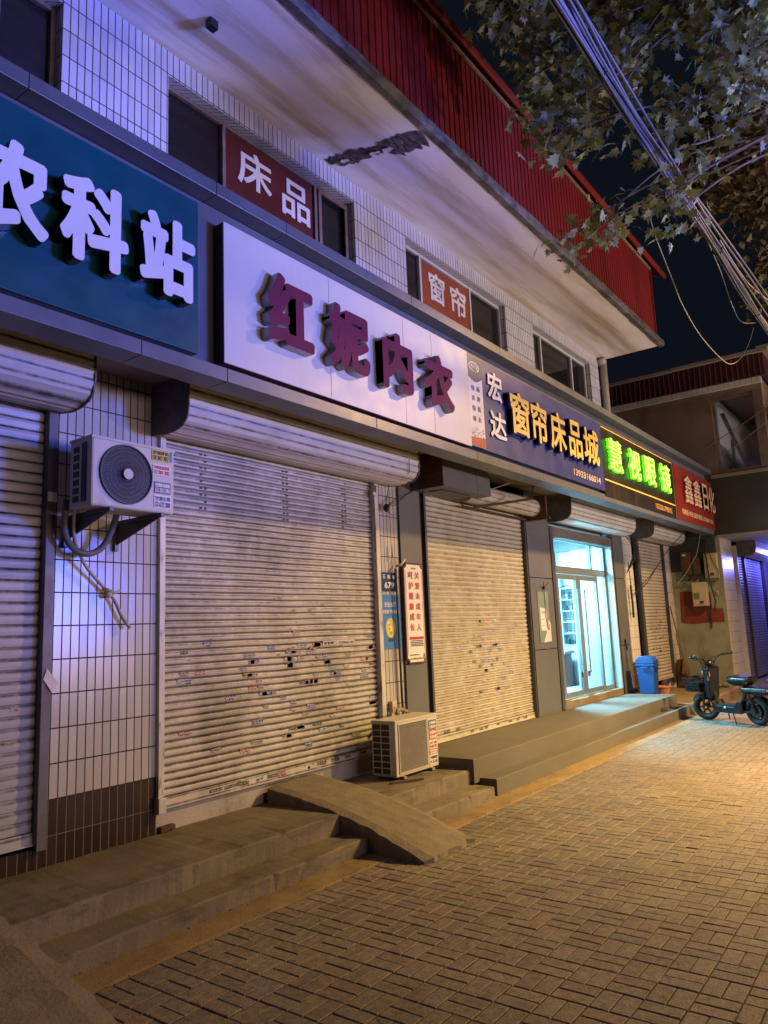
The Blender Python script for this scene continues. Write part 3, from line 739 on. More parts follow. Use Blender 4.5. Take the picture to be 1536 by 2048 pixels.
m = MB(); m.box(3.200, 3.232, W-.03, W+.03, .42, 2.95); m.box(3.234, 3.256, W-.018, W+.03, .36, 2.95); m.box(3.19, 3.25, W-.05, W+.02, .37, .47)
m.box(5.682, 5.74, W-.03, W+.03, .36, 2.97); m.box(5.64, 5.70, W-.05, W-.03, 2.80, 2.83); m.box(5.69, 5.705, W-.05, W-.03, 2.80, 2.90)
build('guide_rail', m, 'rail', S2, bevel=.003)
# dents, bolt holes of old brackets
m = MB(); r = random.Random(8)
for xc in (3.62, 4.50, 5.27):
    for k in range(9):
        z = 2.86-k*.0505*1.02+.01
        for dx in (-.02, .022):
            if r.random() < .85: m.box(xc+dx-.010*r.uniform(.5, 1.2), xc+dx+.010, W+.018, W+.0225, z-.008, z+.008*r.uniform(.3, 1))
m.cyl((4.70, W+.004, .42), (4.70, W+.008, .42), .012)
for dx in (-.05, .05):
    for dz in (-.018, .02): m.cyl((4.70+dx, W+.003, .42+dz), (4.70+dx, W+.007, .42+dz), .004, 8)
build('bolt_holes', m, 'black', S2)
m = MB(); r = random.Random(88)
for _ in range(46):
    x = r.gauss(4.55, .45); z = r.choice([r.gauss(1.72, .10), r.gauss(1.35, .08), r.uniform(.6, 1.3)]); l = r.uniform(.008, .03)
    if not 3.4 < x < 5.6: continue
    z = .455+.0505*(int((z-.455)/.0505)+r.uniform(.45, .75))
    m.add([(x+l*math.cos(k*1.257)*r.uniform(.4, 1.3), W+.0222, z+l*.35*math.sin(k*1.257)*r.uniform(.4, 1.2)) for k in range(5)], [(0, 1, 2, 3, 4)])
tag(build('sticker_residue', m, 'ledge', S2), kind='stuff')
# scraps of old adhesive
S3 = shutter(6.575, 8.93, .335, 3.05, .0565, 'soft', 'sh3', 'cream dusty roller shutter between the two grey pillars')
m = MB(); m.box(6.545, 6.58, W-.03, W+.02, .33, 3.0); m.box(8.925, 8.955, W-.03, W+.02, .33, 2.9); build('guide_rail', m, 'raildk', S3, bevel=.003)
m = MB(); m.cyl((7.2, 4.17, 3.01), (8.93, 4.17, 3.01), .115, 24); build('roller_tube', m, 'sh3', S3, smooth=False)
m = MB(); m.box(8.93, 8.96, 3.98, 4.32, 2.86, 3.16); m.box(8.94, 8.99, 3.95, 4.34, 2.845, 2.87)
m.tube([(8.1, 3.72, 3.27), (8.1, 3.78, 2.98), (7.45, 4.20, 2.86)], .016, 6); m.tube([(7.3, 4.27, 2.87), (8.95, 4.27, 2.865)], .012, 6); m.tube([(8.95, 4.0, 3.15), (9.7, 3.7, 3.25)], .012, 6)
build('roller_bracket', m, 'wood', S3)
m = MB(); m.ext([(8.93+.012*math.sin(k*1.9)+.02, .34+k*.05) for k in range(50)]+[(8.93+.028, .34+k*.05) for k in range(49, -1, -1)], W-.036, W-.033, close=True, ax=1, caps=True)
for i, v in enumerate(m.v): m.v[i] = (v[0], v[1], v[2])
build('torn_rubber_seal', m, 'black', S3)
# stickers pasted on slats
stk = {}
def sticker_mat(name, paper, ink):
    m_, nt, b = _new(name, .5, 0)
    tc = _n(nt, 'ShaderNodeTexCoord'); sp = _n(nt, 'ShaderNodeSeparateXYZ'); nt.links.new(tc.outputs['Object'], sp.inputs[0])
    cb = _n(nt, 'ShaderNodeCombineXYZ'); nt.links.new(sp.outputs[0], cb.inputs[0]); nt.links.new(sp.outputs[2], cb.inputs[2])
    v = _n(nt, 'ShaderNodeTexVoronoi'); v.inputs['Scale'].default_value = 130; nt.links.new(cb.outputs[0], v.inputs['Vector'])
    row = _math(nt, 'LESS_THAN', _math(nt, 'FRACT', _math(nt, 'MULTIPLY', sp.outputs[2], 55)), .72)
    f = _math(nt, 'MULTIPLY', _math(nt, 'GREATER_THAN', v.outputs['Color'], .38), row)
    nt.links.new(_mixc(nt, f, paper, ink), b.inputs['Base Color']); K[name] = m_
sticker_mat('st_white_blue', (.50, .50, .50), (.03, .05, .22)); sticker_mat('st_white_red', (.50, .48, .45), (.35, .03, .03))
sticker_mat('st_blue', (.04, .06, .22), (.4, .4, .45)); sticker_mat('st_black', (.02, .02, .02), (.28, .27, .24)); sticker_mat('st_faded', (.42, .38, .32), (.14, .12, .11)); sticker_mat('st_yellow', (.45, .36, .05), (.05, .04, .03)); sticker_mat('st_red', (.30, .03, .03), (.45, .40, .36))
def stickers(parent, spots, seed, yy):
    r = random.Random(seed)
    kinds = ['st_white_blue']*4+['st_white_red']*2+['st_blue']*3+['st_faded']*6+['st_black']*2
    for (x, z, kd) in spots:
        kd = kd or r.choice(kinds); w = r.uniform(.028, .060); hh = r.uniform(.011, .019); a = r.gauss(0, .05)
        m = MB(Matrix.Translation((x, 0, z)) @ Matrix.Rotation(a, 4, 'Y')); m.box(-w, w, yy-.0012, yy, -hh, hh)
        build('sticker', m, kd, parent)
r = random.Random(77); sp = []
for _ in range(78):
    x = min(max(r.gauss(4.6, .6), 3.45), 5.6); k = r.triangular(0, 22, 14); z = .47+.0505*(int(k)+.5)
    sp.append((x, z, None))
for x in (3.72, 3.86, 3.98, 4.15, 4.28): sp.append((x, .425, 'st_black' if x != 4.15 else 'st_white_blue'))
for x in (4.86, 5.03, 5.2, 5.42): sp.append((x, .432, 'st_black'))
sp += [(4.38, .425, 'st_red'), (4.05, 1.21, 'st_yellow'), (4.53, 1.36, 'st_blue'), (4.80, 1.38, 'st_red')]
stickers(S2, [q_ for q_ in sp if q_[1] > .45], 5, W+.0225); stickers(S2, [q_ for q_ in sp if q_[1] <= .45], 15, W+.0068)
m = MB(); m.box(4.93, 5.36, W+.0200, W+.0215, 1.395, 1.432); tg = build('sticker', m, 'filmtxt', S2)
text('letter', '修卷闸门 15230663182', 4.94, 5.35, 1.399, 1.428, W+.0185, .001, 'ink', tg, .0008)
r = random.Random(78); sp = []
for _ in range(50):
    x = min(max(r.gauss(7.8, .45), 6.75), 8.8); z = .34+.07+.0565*(int(r.triangular(0, 22, 15))+.45); sp.append((x, z, None))
for x in (6.85, 7.08, 7.35, 7.55, 7.66, 7.95, 8.25, 8.45, 8.65): sp.append((x, .375 if x > 7.2 else .43, 'st_black'))
stickers(S3, [q_ for q_ in sp if q_[1] > .40], 6, W+.0195); stickers(S3, [q_ for q_ in sp if q_[1] <= .40], 16, W+.0068)
sp = [(1.75, .99, 'st_faded'), (1.55, 1.08, 'st_faded'), (2.25, 1.14, 'st_faded'), (2.22, .95, 'st_faded')]
stickers(S1, sp, 7, W+.022)
# shutter boxes and shutter right of the eyewear shop
S5 = shutter(13.48, 15.02, .40, 3.02, .06, 'plain', 'sh5', 'narrow yellowish shutter behind the blue bin')
housing(13.28, 15.25, S5, drop=.02)
m = MB(); m.box(13.36, 13.475, W-.05, W+.02, .30, 2.95); build('guide_rail', m, 'raildk', S5, bevel=.004)
m = MB(); m.box(15.0, 15.045, W-.03, W+.02, .30, 2.95); build('guide_rail', m, 'raildk', S5)
r = random.Random(79); sp = [(min(max(r.gauss(14.25, .3), 13.6), 14.9), .47+.06*(int(r.triangular(0, 20, 14))+.5), r.choice(['st_faded', 'st_black', 'st_faded'])) for _ in range(26)]
stickers(S5, sp, 8, W+.022)

# ------------------------------------------------------------------ eyewear shop front and room
YD = 4.45
f = MB(); f.box(9.705, 9.80, W-.035, W+.1, .331, 2.86)
build('door_jamb', f, 'raildk', B, bevel=.003)
f = MB(); f.box(9.80, 12.20, W-.01, YD-.02, 2.72, 2.86); build('door_head', f, 'plate', B)
housing(9.72, 12.45, B, front=3.97, drop=.0)
f = jitter_ext([(W+.005, .30), (W+.006, .42), (W+.012, .430), (W+.40, .432)], 9.80, 12.20, 30, .002, 44); build('door_sill', f, 'strip', B)
f = MB(); f.box(12.150, 12.199, W+.001, YD+.6, .43, 2.72); build('door_reveal', f, 'rwall', B)
# shop window frame with transom, two leaves and a side light
fr = MB(); y0, y1 = YD, YD+.05
fr.box(9.95, 10.085, y0, y1, .43, 2.80); fr.box(10.085, 12.15, y0, y1, 2.715, 2.80); fr.box(10.085, 12.15, y0, y1, 2.225, 2.335)
fr.box(11.53, 11.58, y0, y1, 2.335, 2.715); fr.box(11.72, 11.76, y0, y1, .43, 2.225); fr.box(12.10, 12.149, y0, y1, .43, 2.715); fr.box(11.76, 12.10, y0, y1, .43, .50)
fr.box(9.80, 9.949, y0, y1, .43, 2.86)
FR = tag(build('shop_front_frame', fr, 'doorf', B, bevel=.003), 'aluminium shop front with lit glass')
gl = MB(); gl.box(10.086, 11.529, y0+.02, y0+.026, 2.336, 2.714); gl.box(11.581, 12.099, y0+.02, y0+.026, 2.336, 2.714); gl.box(11.761, 12.099, y0+.02, y0+.026, .501, 2.224)
build('pane', gl, 'doorglass', FR)
def leaf(x0, x1, hx):
    d = MB(); w = .085
    d.box(x0, x0+w, y0-.02, y0+.025, .445, 2.215); d.box(x1-w, x1, y0-.02, y0+.025, .445, 2.215)
    d.box(x0+w, x1-w, y0-.02, y0+.025, 2.14, 2.215); d.box(x0+w, x1-w, y0-.02, y0+.025, .445, .52)
    o = build('door', d, 'doorf', B, bevel=.003)
    g_ = MB(); g_.box(x0+w, x1-w, y0-.001, y0+.005, .52, 2.14); build('pane', g_, 'doorglass', o)
    hnd = MB(); hnd.tube([(hx, y0-.055, .75), (hx, y0-.055, 2.0)], .012, 10)
    for z in (.85, 1.9): hnd.tube([(hx, y0-.055, z), (hx, y0-.02, z)], .008, 8)
    hnd.box(hx-.04, hx+.04, y0-.032, y0-.021, .70, .78)
    build('door_handle', hnd, 'chrome', o)
    return o
leaf(10.10, 10.90, 10.76); leaf(10.91, 11.71, 11.04)
# strip curtain weights etc. are not visible; the room
RM = MB()
RX = 12.95
RM.box(9.75, RX, 8.0, 8.1, .35, 3.1); RM.box(RX, RX+.05, YD+.1, 8.1, .35, 3.1); RM.box(9.65, 9.75, YD+.1, 8.1, .35, 3.1)
build('shop_room_wall', RM, 'rwall', B)
m = MB(); m.box(9.75, RX, YD+.06, 8.0, 3.05, 3.10); build('shop_room_ceiling', m, 'rwall', B)
m = MB(); m.box(9.75, RX, YD+.06, 8.0, .38, .425); build('shop_room_floor', m, 'rfloor', B)
m = MB(); m.box(12.20, RX, YD+.14, YD+.2, .43, 3.05); m.box(9.75, RX, YD+.055, YD+.2, 2.87, 3.05); build('shop_room_front_wall', m, 'rwall', B)
m = MB()
for a, b in ((10.3, 5.1), (12.0, 5.1), (10.3, 6.9), (12.0, 6.9)): m.box(a-.28, a+.28, b-.28, b+.28, 3.03, 3.048)
build('ceiling_light_panel', m, 'tube', B)
def cabinet(x0, x1, y0, y1, label, bays, shelves, seed, zt=2.32):
    """open display cabinet standing against the right wall, facing -x"""
    t = thing('display_cabinet', ((x0+x1)/2, (y0+y1)/2, .425), label, 'display cabinet')
    r = random.Random(seed); c = MB(); z0 = .427; zs = 1.12
    c.box(x1-.02, x1, y0, y1, z0, zt); L = (y1-y0)/bays
    for k in range(bays+1): c.box(x0, x1-.021, y0+k*L-.014, y0+k*L+.014, z0, zt)
    c.box(x0+.004, x1-.021, y0+.015, y1-.015, z0, zs-.02)
    build('cabinet_body', c, 'shelf', t)
    for k in range(shelves):
        z = zs+k*(zt-zs)/shelves; sh = MB(); sh.box(x0+.01, x1-.022, y0+.016, y1-.016, z-.012, z); so = build('shelf', sh, 'shelf', t)
        it = MB()
        for b in range(bays):
            n = 4
            for i in range(n):
                yy = y0+b*L+.03+(L-.06)*i/n; w = (L-.06)/n*.75; zz = z+.012; xx = x0+.05
                if r.random() < .1: continue
                for q_ in (0, 1): it.torus((xx, yy+w*(.25+.5*q_), zz+.03), (1, 0, 0), w*.2, .006, 10, 4)
                it.box(xx, xx+.09, yy, yy+.006, zz+.032, zz+.038); it.box(xx, xx+.09, yy+w, yy+w+.006, zz+.032, zz+.038)
                if r.random() < .35: it.box(xx+.02, xx+.10, yy+.01, yy+w-.01, zz-.010, zz+.07+.05*r.random())
        tag(build('eyeglasses_row', it, 'frames', so), kind='stuff')
    return t
cabinet(12.72, 12.93, 5.22, 6.15, 'tall white display cabinet with rows of eyeglasses behind the left glass door leaf', 3, 6, 3)
cabinet(12.74, 12.93, 6.30, 7.7, 'second white eyeglass cabinet deeper in the lit shop', 4, 6, 4)
t = thing('shop_counter', (12.35, 5.8, .425), 'dark red counter with pale top seen through the left glass door leaf', 'counter')
m = MB(); m.box(12.20, 12.55, 5.32, 6.4, .427, .98); build('counter_body', m, 'counter', t, bevel=.01)
m = MB(); m.box(12.16, 12.60, 5.28, 6.45, .981, 1.03); build('counter_top', m, 'shelf', t, bevel=.006)
m = MB()
for y, h_ in ((5.40, .10), (5.55, .06), (5.72, .14), (5.9, .08), (6.1, .10)): m.box(12.25, 12.33, y, y+.09, 1.031, 1.03+h_)
tag(build('counter_item', m, 'whitep', t), kind='stuff')
t = thing('wall_poster', (12.94, 5.0, 1.5), 'stack of white printed sheets on the inner wall behind the right glass door leaf', 'poster')
for k, z in enumerate((.98, 1.32, 1.66, 2.0)):
    m = MB(); m.box(12.928, 12.945, 4.90, 5.17, z, z+.30); po = build('sheet', m, 'whitep', t)
    m = MB(); m.box(12.924, 12.9275, 4.93, 5.14, z+.235, z+.265); m.box(12.924, 12.9275, 4.93, 5.08, z+.17, z+.185); m.box(12.924, 12.9275, 4.93, 5.12, z+.12, z+.13); m.box(12.924, 12.9275, 4.93, 5.05, z+.07, z+.08)
    build('print', m, 'redink' if k == 2 else 'ink', po)
for k, (y0_, y1_, lb) in enumerate(((5.32, 5.62, 'pale framed picture nearer the door above the eyeglass cabinet'), (5.66, 6.0, 'pale framed picture farther from the door above the eyeglass cabinet'))):
    t = thing('framed_picture', (12.9, y0_, 2.5), lb, 'picture', 'pictures above the cabinet')
    m = MB(); m.box(12.90, 12.925, y0_, y1_, 2.42, 2.80); build('frame', m, 'grille', t); m = MB(); m.box(12.895, 12.8995, y0_+.02, y1_-.02, 2.44, 2.78); build('print', m, 'strip1', t)
t = thing('wall_air_conditioner', (12.85, 5.0, 2.5), 'white indoor air conditioner seen through the glass above the door', 'air conditioner')
m = MB(); m.box(12.74, 12.945, 4.86, 5.20, 2.48, 2.80); build('casing', m, 'shelf', t, bevel=.02)
m = MB(); m.box(12.735, 12.7395, 4.90, 5.16, 2.56, 2.68); build('louvre', m, 'grille', t)
t = thing('potted_plant', (12.45, 4.82, .43), 'leafy green pot plant behind the side glass of the lit shop', 'plant')
m = MB(); m.tube([(12.45, 4.85, .43), (12.45, 4.85, .68)], .09, 16, .12); build('pot', m, 'terra', t)
m = MB(); r = random.Random(9)
for k in range(80):
    a = r.uniform(0, 6.3); el = r.uniform(.3, 1.3); L = r.uniform(.2, .45); c = Vector((12.45, 4.85, .7)); d = Vector((math.cos(a)*math.cos(el), math.sin(a)*math.cos(el)*.6, math.sin(el)*1.7)); s_ = d.cross(Vector((0, 0, 1))).normalized()*.025
    m.add([c, c+d*L*.5+s_, c+d*L, c+d*L*.5-s_], [(0, 1, 2, 3)])
build('foliage', m, 'leafy', t)

# ------------------------------------------------------------------ signs
def sign(name, x0, x1, z0, z1, yf, mt, label, edge=None, yb=3.498):
    t = thing(name, ((x0+x1)/2, yf, z0), label, 'shop sign', 'shop signs along the fascia')
    m = MB(); m.box(x0, x1, yf, yf+.012, z0, z1); build('sign_face', m, mt, t, bevel=.002)
    m = MB(); m.box(x0+.002, x1-.002, yf+.013, yb, z0+.002, z1-.002); build('sign_edge', m, edge or mt, t)
    return t
T1 = sign('shop_sign', -.6, 2.82, 3.20, 4.195, 3.43, 'teal', 'dark teal sign with thick white block letters at the far left')
for c, a, b in (('农', 1.43, 1.81), ('科', 1.865, 2.265), ('站', 2.335, 2.72)):
    text('letter', c, a, b, 3.445, 3.93, 3.335, .08, ['ltwhite', 'ltside'], T1, .020)
T2 = sign('shop_sign', 3.0, 6.06, 3.192, 4.14, 3.40, 'signw', 'large white sign with rounded plum red letters in the middle', 'maroon')
for c, a, b, z0, z1 in (('红', 3.31, 3.765, 3.425, 3.925), ('妮', 3.93, 4.41, 3.42, 3.915), ('内', 4.575, 5.0, 3.41, 3.905), ('衣', 5.17, 5.655, 3.40, 3.895)):
    text('letter', c, a, b, z0, z1, 3.325, .068, ['ltpurp', 'ltsteel'], T2, .0225)
m = MB()
for x in (4.02, 4.98, 5.42): m.box(x, x+.003, 3.3988, 3.3998, 3.20, 4.13)
build('sheet_joint', m, 'ledge', T2)
T3 = sign('shop_sign', 6.065, 9.60, 3.21, 4.135, 3.42, 'navy', 'navy sign with raised yellow letters and white characters beside them')
for c, z0, z1, a, b in (('宏', 3.765, 4.065, 6.455, 6.765), ('达', 3.37, 3.655, 6.465, 6.81)):
    text('letter', c, a, b, z0, z1, 3.405, .012, ['ltwhite', 'ltside'], T3, .009)
for c, a, b in (('窗', 6.83, 7.28), ('帘', 7.32, 7.72), ('床', 7.81, 8.25), ('品', 8.335, 8.745), ('城', 8.80, 9.31)):
    text('letter', c, a, b, 3.475, 3.94, 3.352, .012, ['ltyel', 'ltblue'], T3, .0105)
    text('letter_box', c, a-.012, b+.012, 3.463, 3.952, 3.3645, .054, ['ltblue', 'ltblue'], T3, .021)
text('phone_number', '13933166014', 8.56, 9.45, 3.282, 3.365, 3.4155, .004, 'ltcream', T3, .003)
pnl = MB(); pnl.box(6.075, 6.35, 3.409, 3.4175, 3.215, 4.128); PN = build('side_poster', pnl, 'strip1', T3)
m = MB(); m.add([(6.077, 3.4078, 4.126), (6.348, 3.4078, 4.126)]+[(6.077+.271*(1-k/8), 3.4078, 3.925-.045*math.sin(k/8*PI)-.02*k/8) for k in range(9)], [tuple(range(11))]); build('navy_arc', m, 'navy2', PN)
m = MB(); m.add([(6.2-.10*math.cos(k*PI/12), 3.4068, 4.02+.050*math.sin(k*PI/12)) for k in range(24)]+[(6.2-.088*math.cos(k*PI/12), 3.4068, 4.02+.040*math.sin(k*PI/12)) for k in range(24)], [(k, (k+1) % 24, (k+1) % 24+24, k+24) for k in range(24)]); build('oval_emblem', m, 'whitep', PN)
text('letter', '西乐宝', 6.13, 6.27, 4.0, 4.045, 3.405, .002, 'whitep', PN, .0012)
m = MB(); m.add([(6.14, 3.4065, 3.975), (6.27, 3.4065, 3.985), (6.22, 3.4065, 3.962)], [(0, 1, 2)]); build('green_swoosh', m, 'leafy', PN)
for k, (a, b) in enumerate((('经', '品'), ('济', '牌'), ('强', '强'), ('镇', '企'))):
    z = 3.782-k*.103
    text('letter', a, 6.125, 6.185, z-.01, z+.042, 3.4065, .0025, 'navy2', PN, .0012)
    text('letter', b, 6.228, 6.287, z-.005, z+.047, 3.4065, .0025, 'navy2', PN, .0012)
m = MB(); m.add([(6.077, 3.4078, 3.217), (6.348, 3.4078, 3.217), (6.348, 3.4078, 3.315), (6.077, 3.4078, 3.30)], [(0, 1, 2, 3)]); build('red_footer', m, 'redp', PN)
m = MB(); r = random.Random(4)
for k in range(60):
    x = r.uniform(6.085, 6.33); z = r.uniform(3.305, 3.40); w = r.uniform(.004, .016); m.box(x, x+w, 3.4070, 3.4086, z, z+r.uniform(.003, .008))
for k in range(5): m.tube([(6.08+.05*k, 3.407, 3.22), (6.14+.05*k, 3.407, 3.31)], .0012, 4)
build('city_drawing', m, 'ledge', PN)
T4 = sign('shop_sign', 9.603, 12.905, 3.15, 4.13, 3.42, 'blk', 'black sign with glowing yellow green LED letters')
for c, a, b, z0, z1 in (('慧', 9.76, 10.30, 3.525, 3.985), ('视', 10.58, 11.09, 3.525, 3.985), ('眼', 11.29, 11.83, 3.535, 3.99), ('镜', 12.07, 12.62, 3.53, 4.0)):
    text('letter', c, a+.015, b-.015, z0+.012, z1-.012, 3.375, .006, 'grn2', T4, .001)
    text('letter_glow_edge', c, a, b, z0, z1, 3.382, .03, 'grn', T4, .0062)
m = MB(); m.box(9.62, 12.87, 3.412, 3.4185, 3.368, 3.385); m.box(9.62, 12.87, 3.412, 3.4185, 4.10, 4.108); build('amber_line', m, 'amber', T4)
text('phone_number', '15532179372', 11.78, 12.66, 3.215, 3.30, 3.4155, .004, 'ltorange', T4, .003)
T5 = sign('shop_sign', 12.93, XB-.006, 3.172, 4.115, 3.40, 'redsign', 'red sign with cream letters at the far end beside the dark building', 'ltcream')
for c, a, b in (('鑫', 13.36, 13.86), ('鑫', 13.94, 14.44), ('日', 14.58, 14.94), ('化', 15.02, 15.46)):
    text('letter', c, a, b, 3.485, 3.985, 3.355, .01, ['ltcream', 'redp'], T5, .005)
    text('letter_box', c, a-.008, b+.008, 3.477, 3.993, 3.366, .033, ['redp', 'redp'], T5, .012)
text('small_text', '化妆品 内衣 泳衣 电话 13323401178', 13.2, 15.32, 3.27, 3.37, 3.3965, .003, 'ltcream', T5, .003)

# ------------------------------------------------------------------ things on the piers
t = thing('house_number_plate', (5.885, 4.325, 1.87), 'dark blue enamel house number plate reading 679', 'number plate')
m = MB(); m.box(5.752, 6.015, 4.318, 4.329, 1.878, 2.062); build('plate', m, 'platebl', t, bevel=.003)
for c, x in (('石', 5.785), ('铜', 5.86), ('路', 5.94)): text('letter', c, x, x+.042, 1.998, 2.038, 4.3165, .0012, 'whitep', t, .0012)
text('number', '679', 5.81, 5.965, 1.905, 1.968, 4.3165, .0012, 'whitep', t, .003)
t = thing('safety_poster', (5.9, 4.325, 1.32), 'bright blue poster with white characters and a yellow green oval picture', 'poster')
m = MB(); m.box(5.745, 6.062, 4.3225, 4.329, 1.325, 1.845); build('sheet', m, 'bluep', t)
text('letter', '安全出行', 5.80, 5.99, 1.725, 1.775, 4.3205, .0012, 'whitep', t, .0010)
text('letter', '护航孩子阳光成长', 5.765, 6.045, 1.66, 1.70, 4.3205, .0012, 'whitep', t, .0010)
m = MB(); m.add([(5.885+.075*math.cos(k*PI/16), 4.3212, 1.525+.095*math.sin(k*PI/16)) for k in range(32)], [tuple(range(32))]); build('oval_picture', m, 'yelp', t)
m = MB(); r = random.Random(6)
for k in range(7):
    a = r.uniform(0, 6.3); d = r.uniform(0, .05); c = (5.885+d*math.cos(a), 1.525+1.2*d*math.sin(a)); s_ = r.uniform(.012, .026)
    m.add([(c[0]+s_*math.cos(j*1.05)*r.uniform(.6, 1.2), 4.3203-k*.0001, c[1]+s_*math.sin(j*1.05)) for j in range(6)], [tuple(range(6))])
    m.cur = k % 2
build('picture_shapes', m, ['leafy', 'whitep'], t)
m = MB(); m.add([(5.885+.05*math.cos(k*PI/8), 4.3210, 1.408+.018*math.sin(k*PI/8)) for k in range(16)], [tuple(range(16))]); build('picture_shadow', m, 'ink', t)
t = thing('slogan_board', (6.265, 4.28, 1.16), 'tall white notice board with red rim and two columns of red characters', 'notice board')
def plaque(x0, x1, z0, z1, c):
    pts = []
    for cx, cz, a0 in ((x0, z0, 90), (x1, z0, 180), (x1, z1, 270), (x0, z1, 0)):
        for k in range(6):
            a = math.radians(a0-k*18); pts.append((cx+c*math.cos(a), cz+c*math.sin(a)))
    out = []
    for cx, cz, a0, s_ in ((x0, z0, 90, -1), (x1, z0, 180, -1), (x1, z1, 270, -1), (x0, z1, 360, -1)):
        for k in range(6):
            a = math.radians(a0+s_*k*18); out.append((cx+c*math.cos(a), cz+c*math.sin(a)))
    return out
m = MB(); m.poly([(x, 4.290, z) for x, z in plaque(6.095, 6.44, 1.165, 2.165, .04)], (0, .018, 0)); build('board', m, 'maroon', t)
m = MB(); m.poly([(x, 4.2875, z) for x, z in plaque(6.110, 6.425, 1.18, 2.15, .04)], (0, .002, 0)); build('board_face', m, 'whitep', t)
for x, s_ in ((6.285, '关爱未成年人'), (6.168, '呵护健康成长')):
    for k, c in enumerate(s_): text('letter', c, x, x+.083, 2.005-k*.104, 2.078-k*.104, 4.2855, .0015, 'redink', t, .0028)
m = MB(); m.box(6.15, 6.40, 4.2858, 4.2872, 1.40, 1.428); m.box(6.122, 6.126, 4.2858, 4.2872, 1.25, 2.09); m.box(6.409, 6.413, 4.2858, 4.2872, 1.25, 2.09); build('red_line', m, 'redink', t)
m = MB(); r = random.Random(15)
for z in (1.383, 1.366, 1.35, 1.335, 1.245):
    x = 6.15+.03*r.random()
    while x < 6.39-.03*(z < 1.3)*3: w = r.uniform(.006, .011); m.box(x, x+w, 4.2858, 4.2871, z, z+.009); x += w+.003
build('small_print', m, 'ink', t)
m = MB(); r = random.Random(16)
for k in range(26):
    x = 6.14+.27*k/26; h_ = r.uniform(.008, .02)+(.07 if k > 21 else 0)*r.random(); m.box(x, x+.012, 4.2858-.0001*k, 4.2871, 1.205, 1.205+h_); m.cur = k % 3
for k in range(8): m.cur = k % 3; x = 6.225+k*.011; m.box(x, x+.009, 4.2858, 4.2871, 2.105, 2.118+.004*(k % 2))
build('border_drawing', m, ['leafy', 'ltorange', 'navy2'], t)
t = thing('junction_box', (5.855, 4.31, .78), 'small cream junction box low on the tiled pier above the floor air conditioner', 'junction box')
m = MB(); m.box(5.815, 5.89, 4.285, 4.329, .735, .84); build('casing', m, 'cream', t, bevel=.006)
m = MB(); m.box(5.845, 5.865, 4.281, 4.2845, .775, .785); build('switch', m, 'ledge', t)
t = thing('outdoor_camera', (5.83, 4.30, 2.69), 'small black round fitting with dangling wires on the tiled pier under the canopy', 'wall fitting')
m = MB(); m.ball((5.83, 4.27, 2.69), .032, .035, .042); build('dome', m, 'black', t, smooth=True)
m = MB()
for k in range(4): m.tube([(5.83, 4.28, 2.70), (5.92+.02*k, 4.24, 2.72+.03*k), (6.1+.05*k, 4.18, 2.86+.02*k), (6.2+.06*k, 4.1, 3.05+.03*k)], .003, 5)
m.tube([(5.84, 4.28, 2.66), (5.9, 4.25, 2.62), (6.0, 4.26, 2.66), (6.02, 4.28, 2.8)], .003, 5)
m.tube([(5.72, 3.90, 3.10), (5.76, 3.93, 2.98), (5.80, 4.2, 2.93), (5.84, 4.28, 2.75)], .004, 5)
build('wire', m, 'cabdk', t)
t = thing('wall_cable', (5.98, 4.28, 1.5), 'black cable and wrapped pipe running down the tiled pier past the blue poster', 'cable')
m = MB(); m.tube([(5.96, 4.29, 2.10), (5.965, 4.285, 1.9), (5.975, 4.29, 1.3), (5.985, 4.29, .9), (6.0, 4.29, .5)], .011, 8); m.tube([(5.99, 4.30, 2.1), (6.0, 4.30, 1.4), (6.01, 4.3, .5)], .006, 6); build('cable_run', m, 'cabdk', t)
m = MB(); m.tube([(5.95, 4.27, 2.12), (6.0, 4.24, 2.14), (6.06, 4.24, 2.19)], .013, 8); m.tube([(5.925, 4.29, 2.2), (5.925, 4.29, 2.34)], .008, 8, .004); build('pipe_stub', m, 'tapew', t, smooth=True)
t = thing('pillar_notice', (9.35, 4.305, 1.26), 'torn pale green and white paper notice on the grey pillar left of the glass door', 'notice')
m = MB(); m.box(9.17, 9.36, 4.3035, 4.3085, 1.26, 1.93); m.box(9.36, 9.50, 4.3036, 4.3086, 1.28, 1.93); build('sheet', m, 'greenp', t)
m = MB(); m.add([(9.28, 4.3025, 1.26), (9.52, 4.3025, 1.27), (9.52, 4.3025, 1.50), (9.47, 4.3025, 1.56), (9.42, 4.3025, 1.44), (9.36, 4.3025, 1.36)], [(0, 1, 2, 3, 4, 5)]); m.add([(9.23, 4.3022, 1.42), (9.42, 4.3022, 1.41), (9.40, 4.3022, 1.71), (9.22, 4.3022, 1.72)], [(0, 1, 2, 3)]); build('paper', m, 'strip1', t)
m = MB()
for z in (1.66, 1.645, 1.56, 1.48): m.box(9.25, 9.33+.04*(z > 1.6), 4.3012, 4.302, z, z+.008)
build('print', m, 'redink', t)
m = MB(); m.tube([(9.37, 4.295, 2.0), (9.36, 4.29, 1.95), (9.38, 4.295, 1.85), (9.37, 4.295, 1.6), (9.41, 4.295, 1.45), (9.45, 4.295, 1.42), (9.46, 4.295, 1.5)], .004, 5); m.tube([(9.30, 4.26, 2.05), (9.37, 4.295, 1.98), (9.44, 4.25, 2.06)], .005, 5); m.ball((9.37, 4.29, 1.985), .02, .02, .025, 8, 6); build('hanging_wire', m, 'black', t)
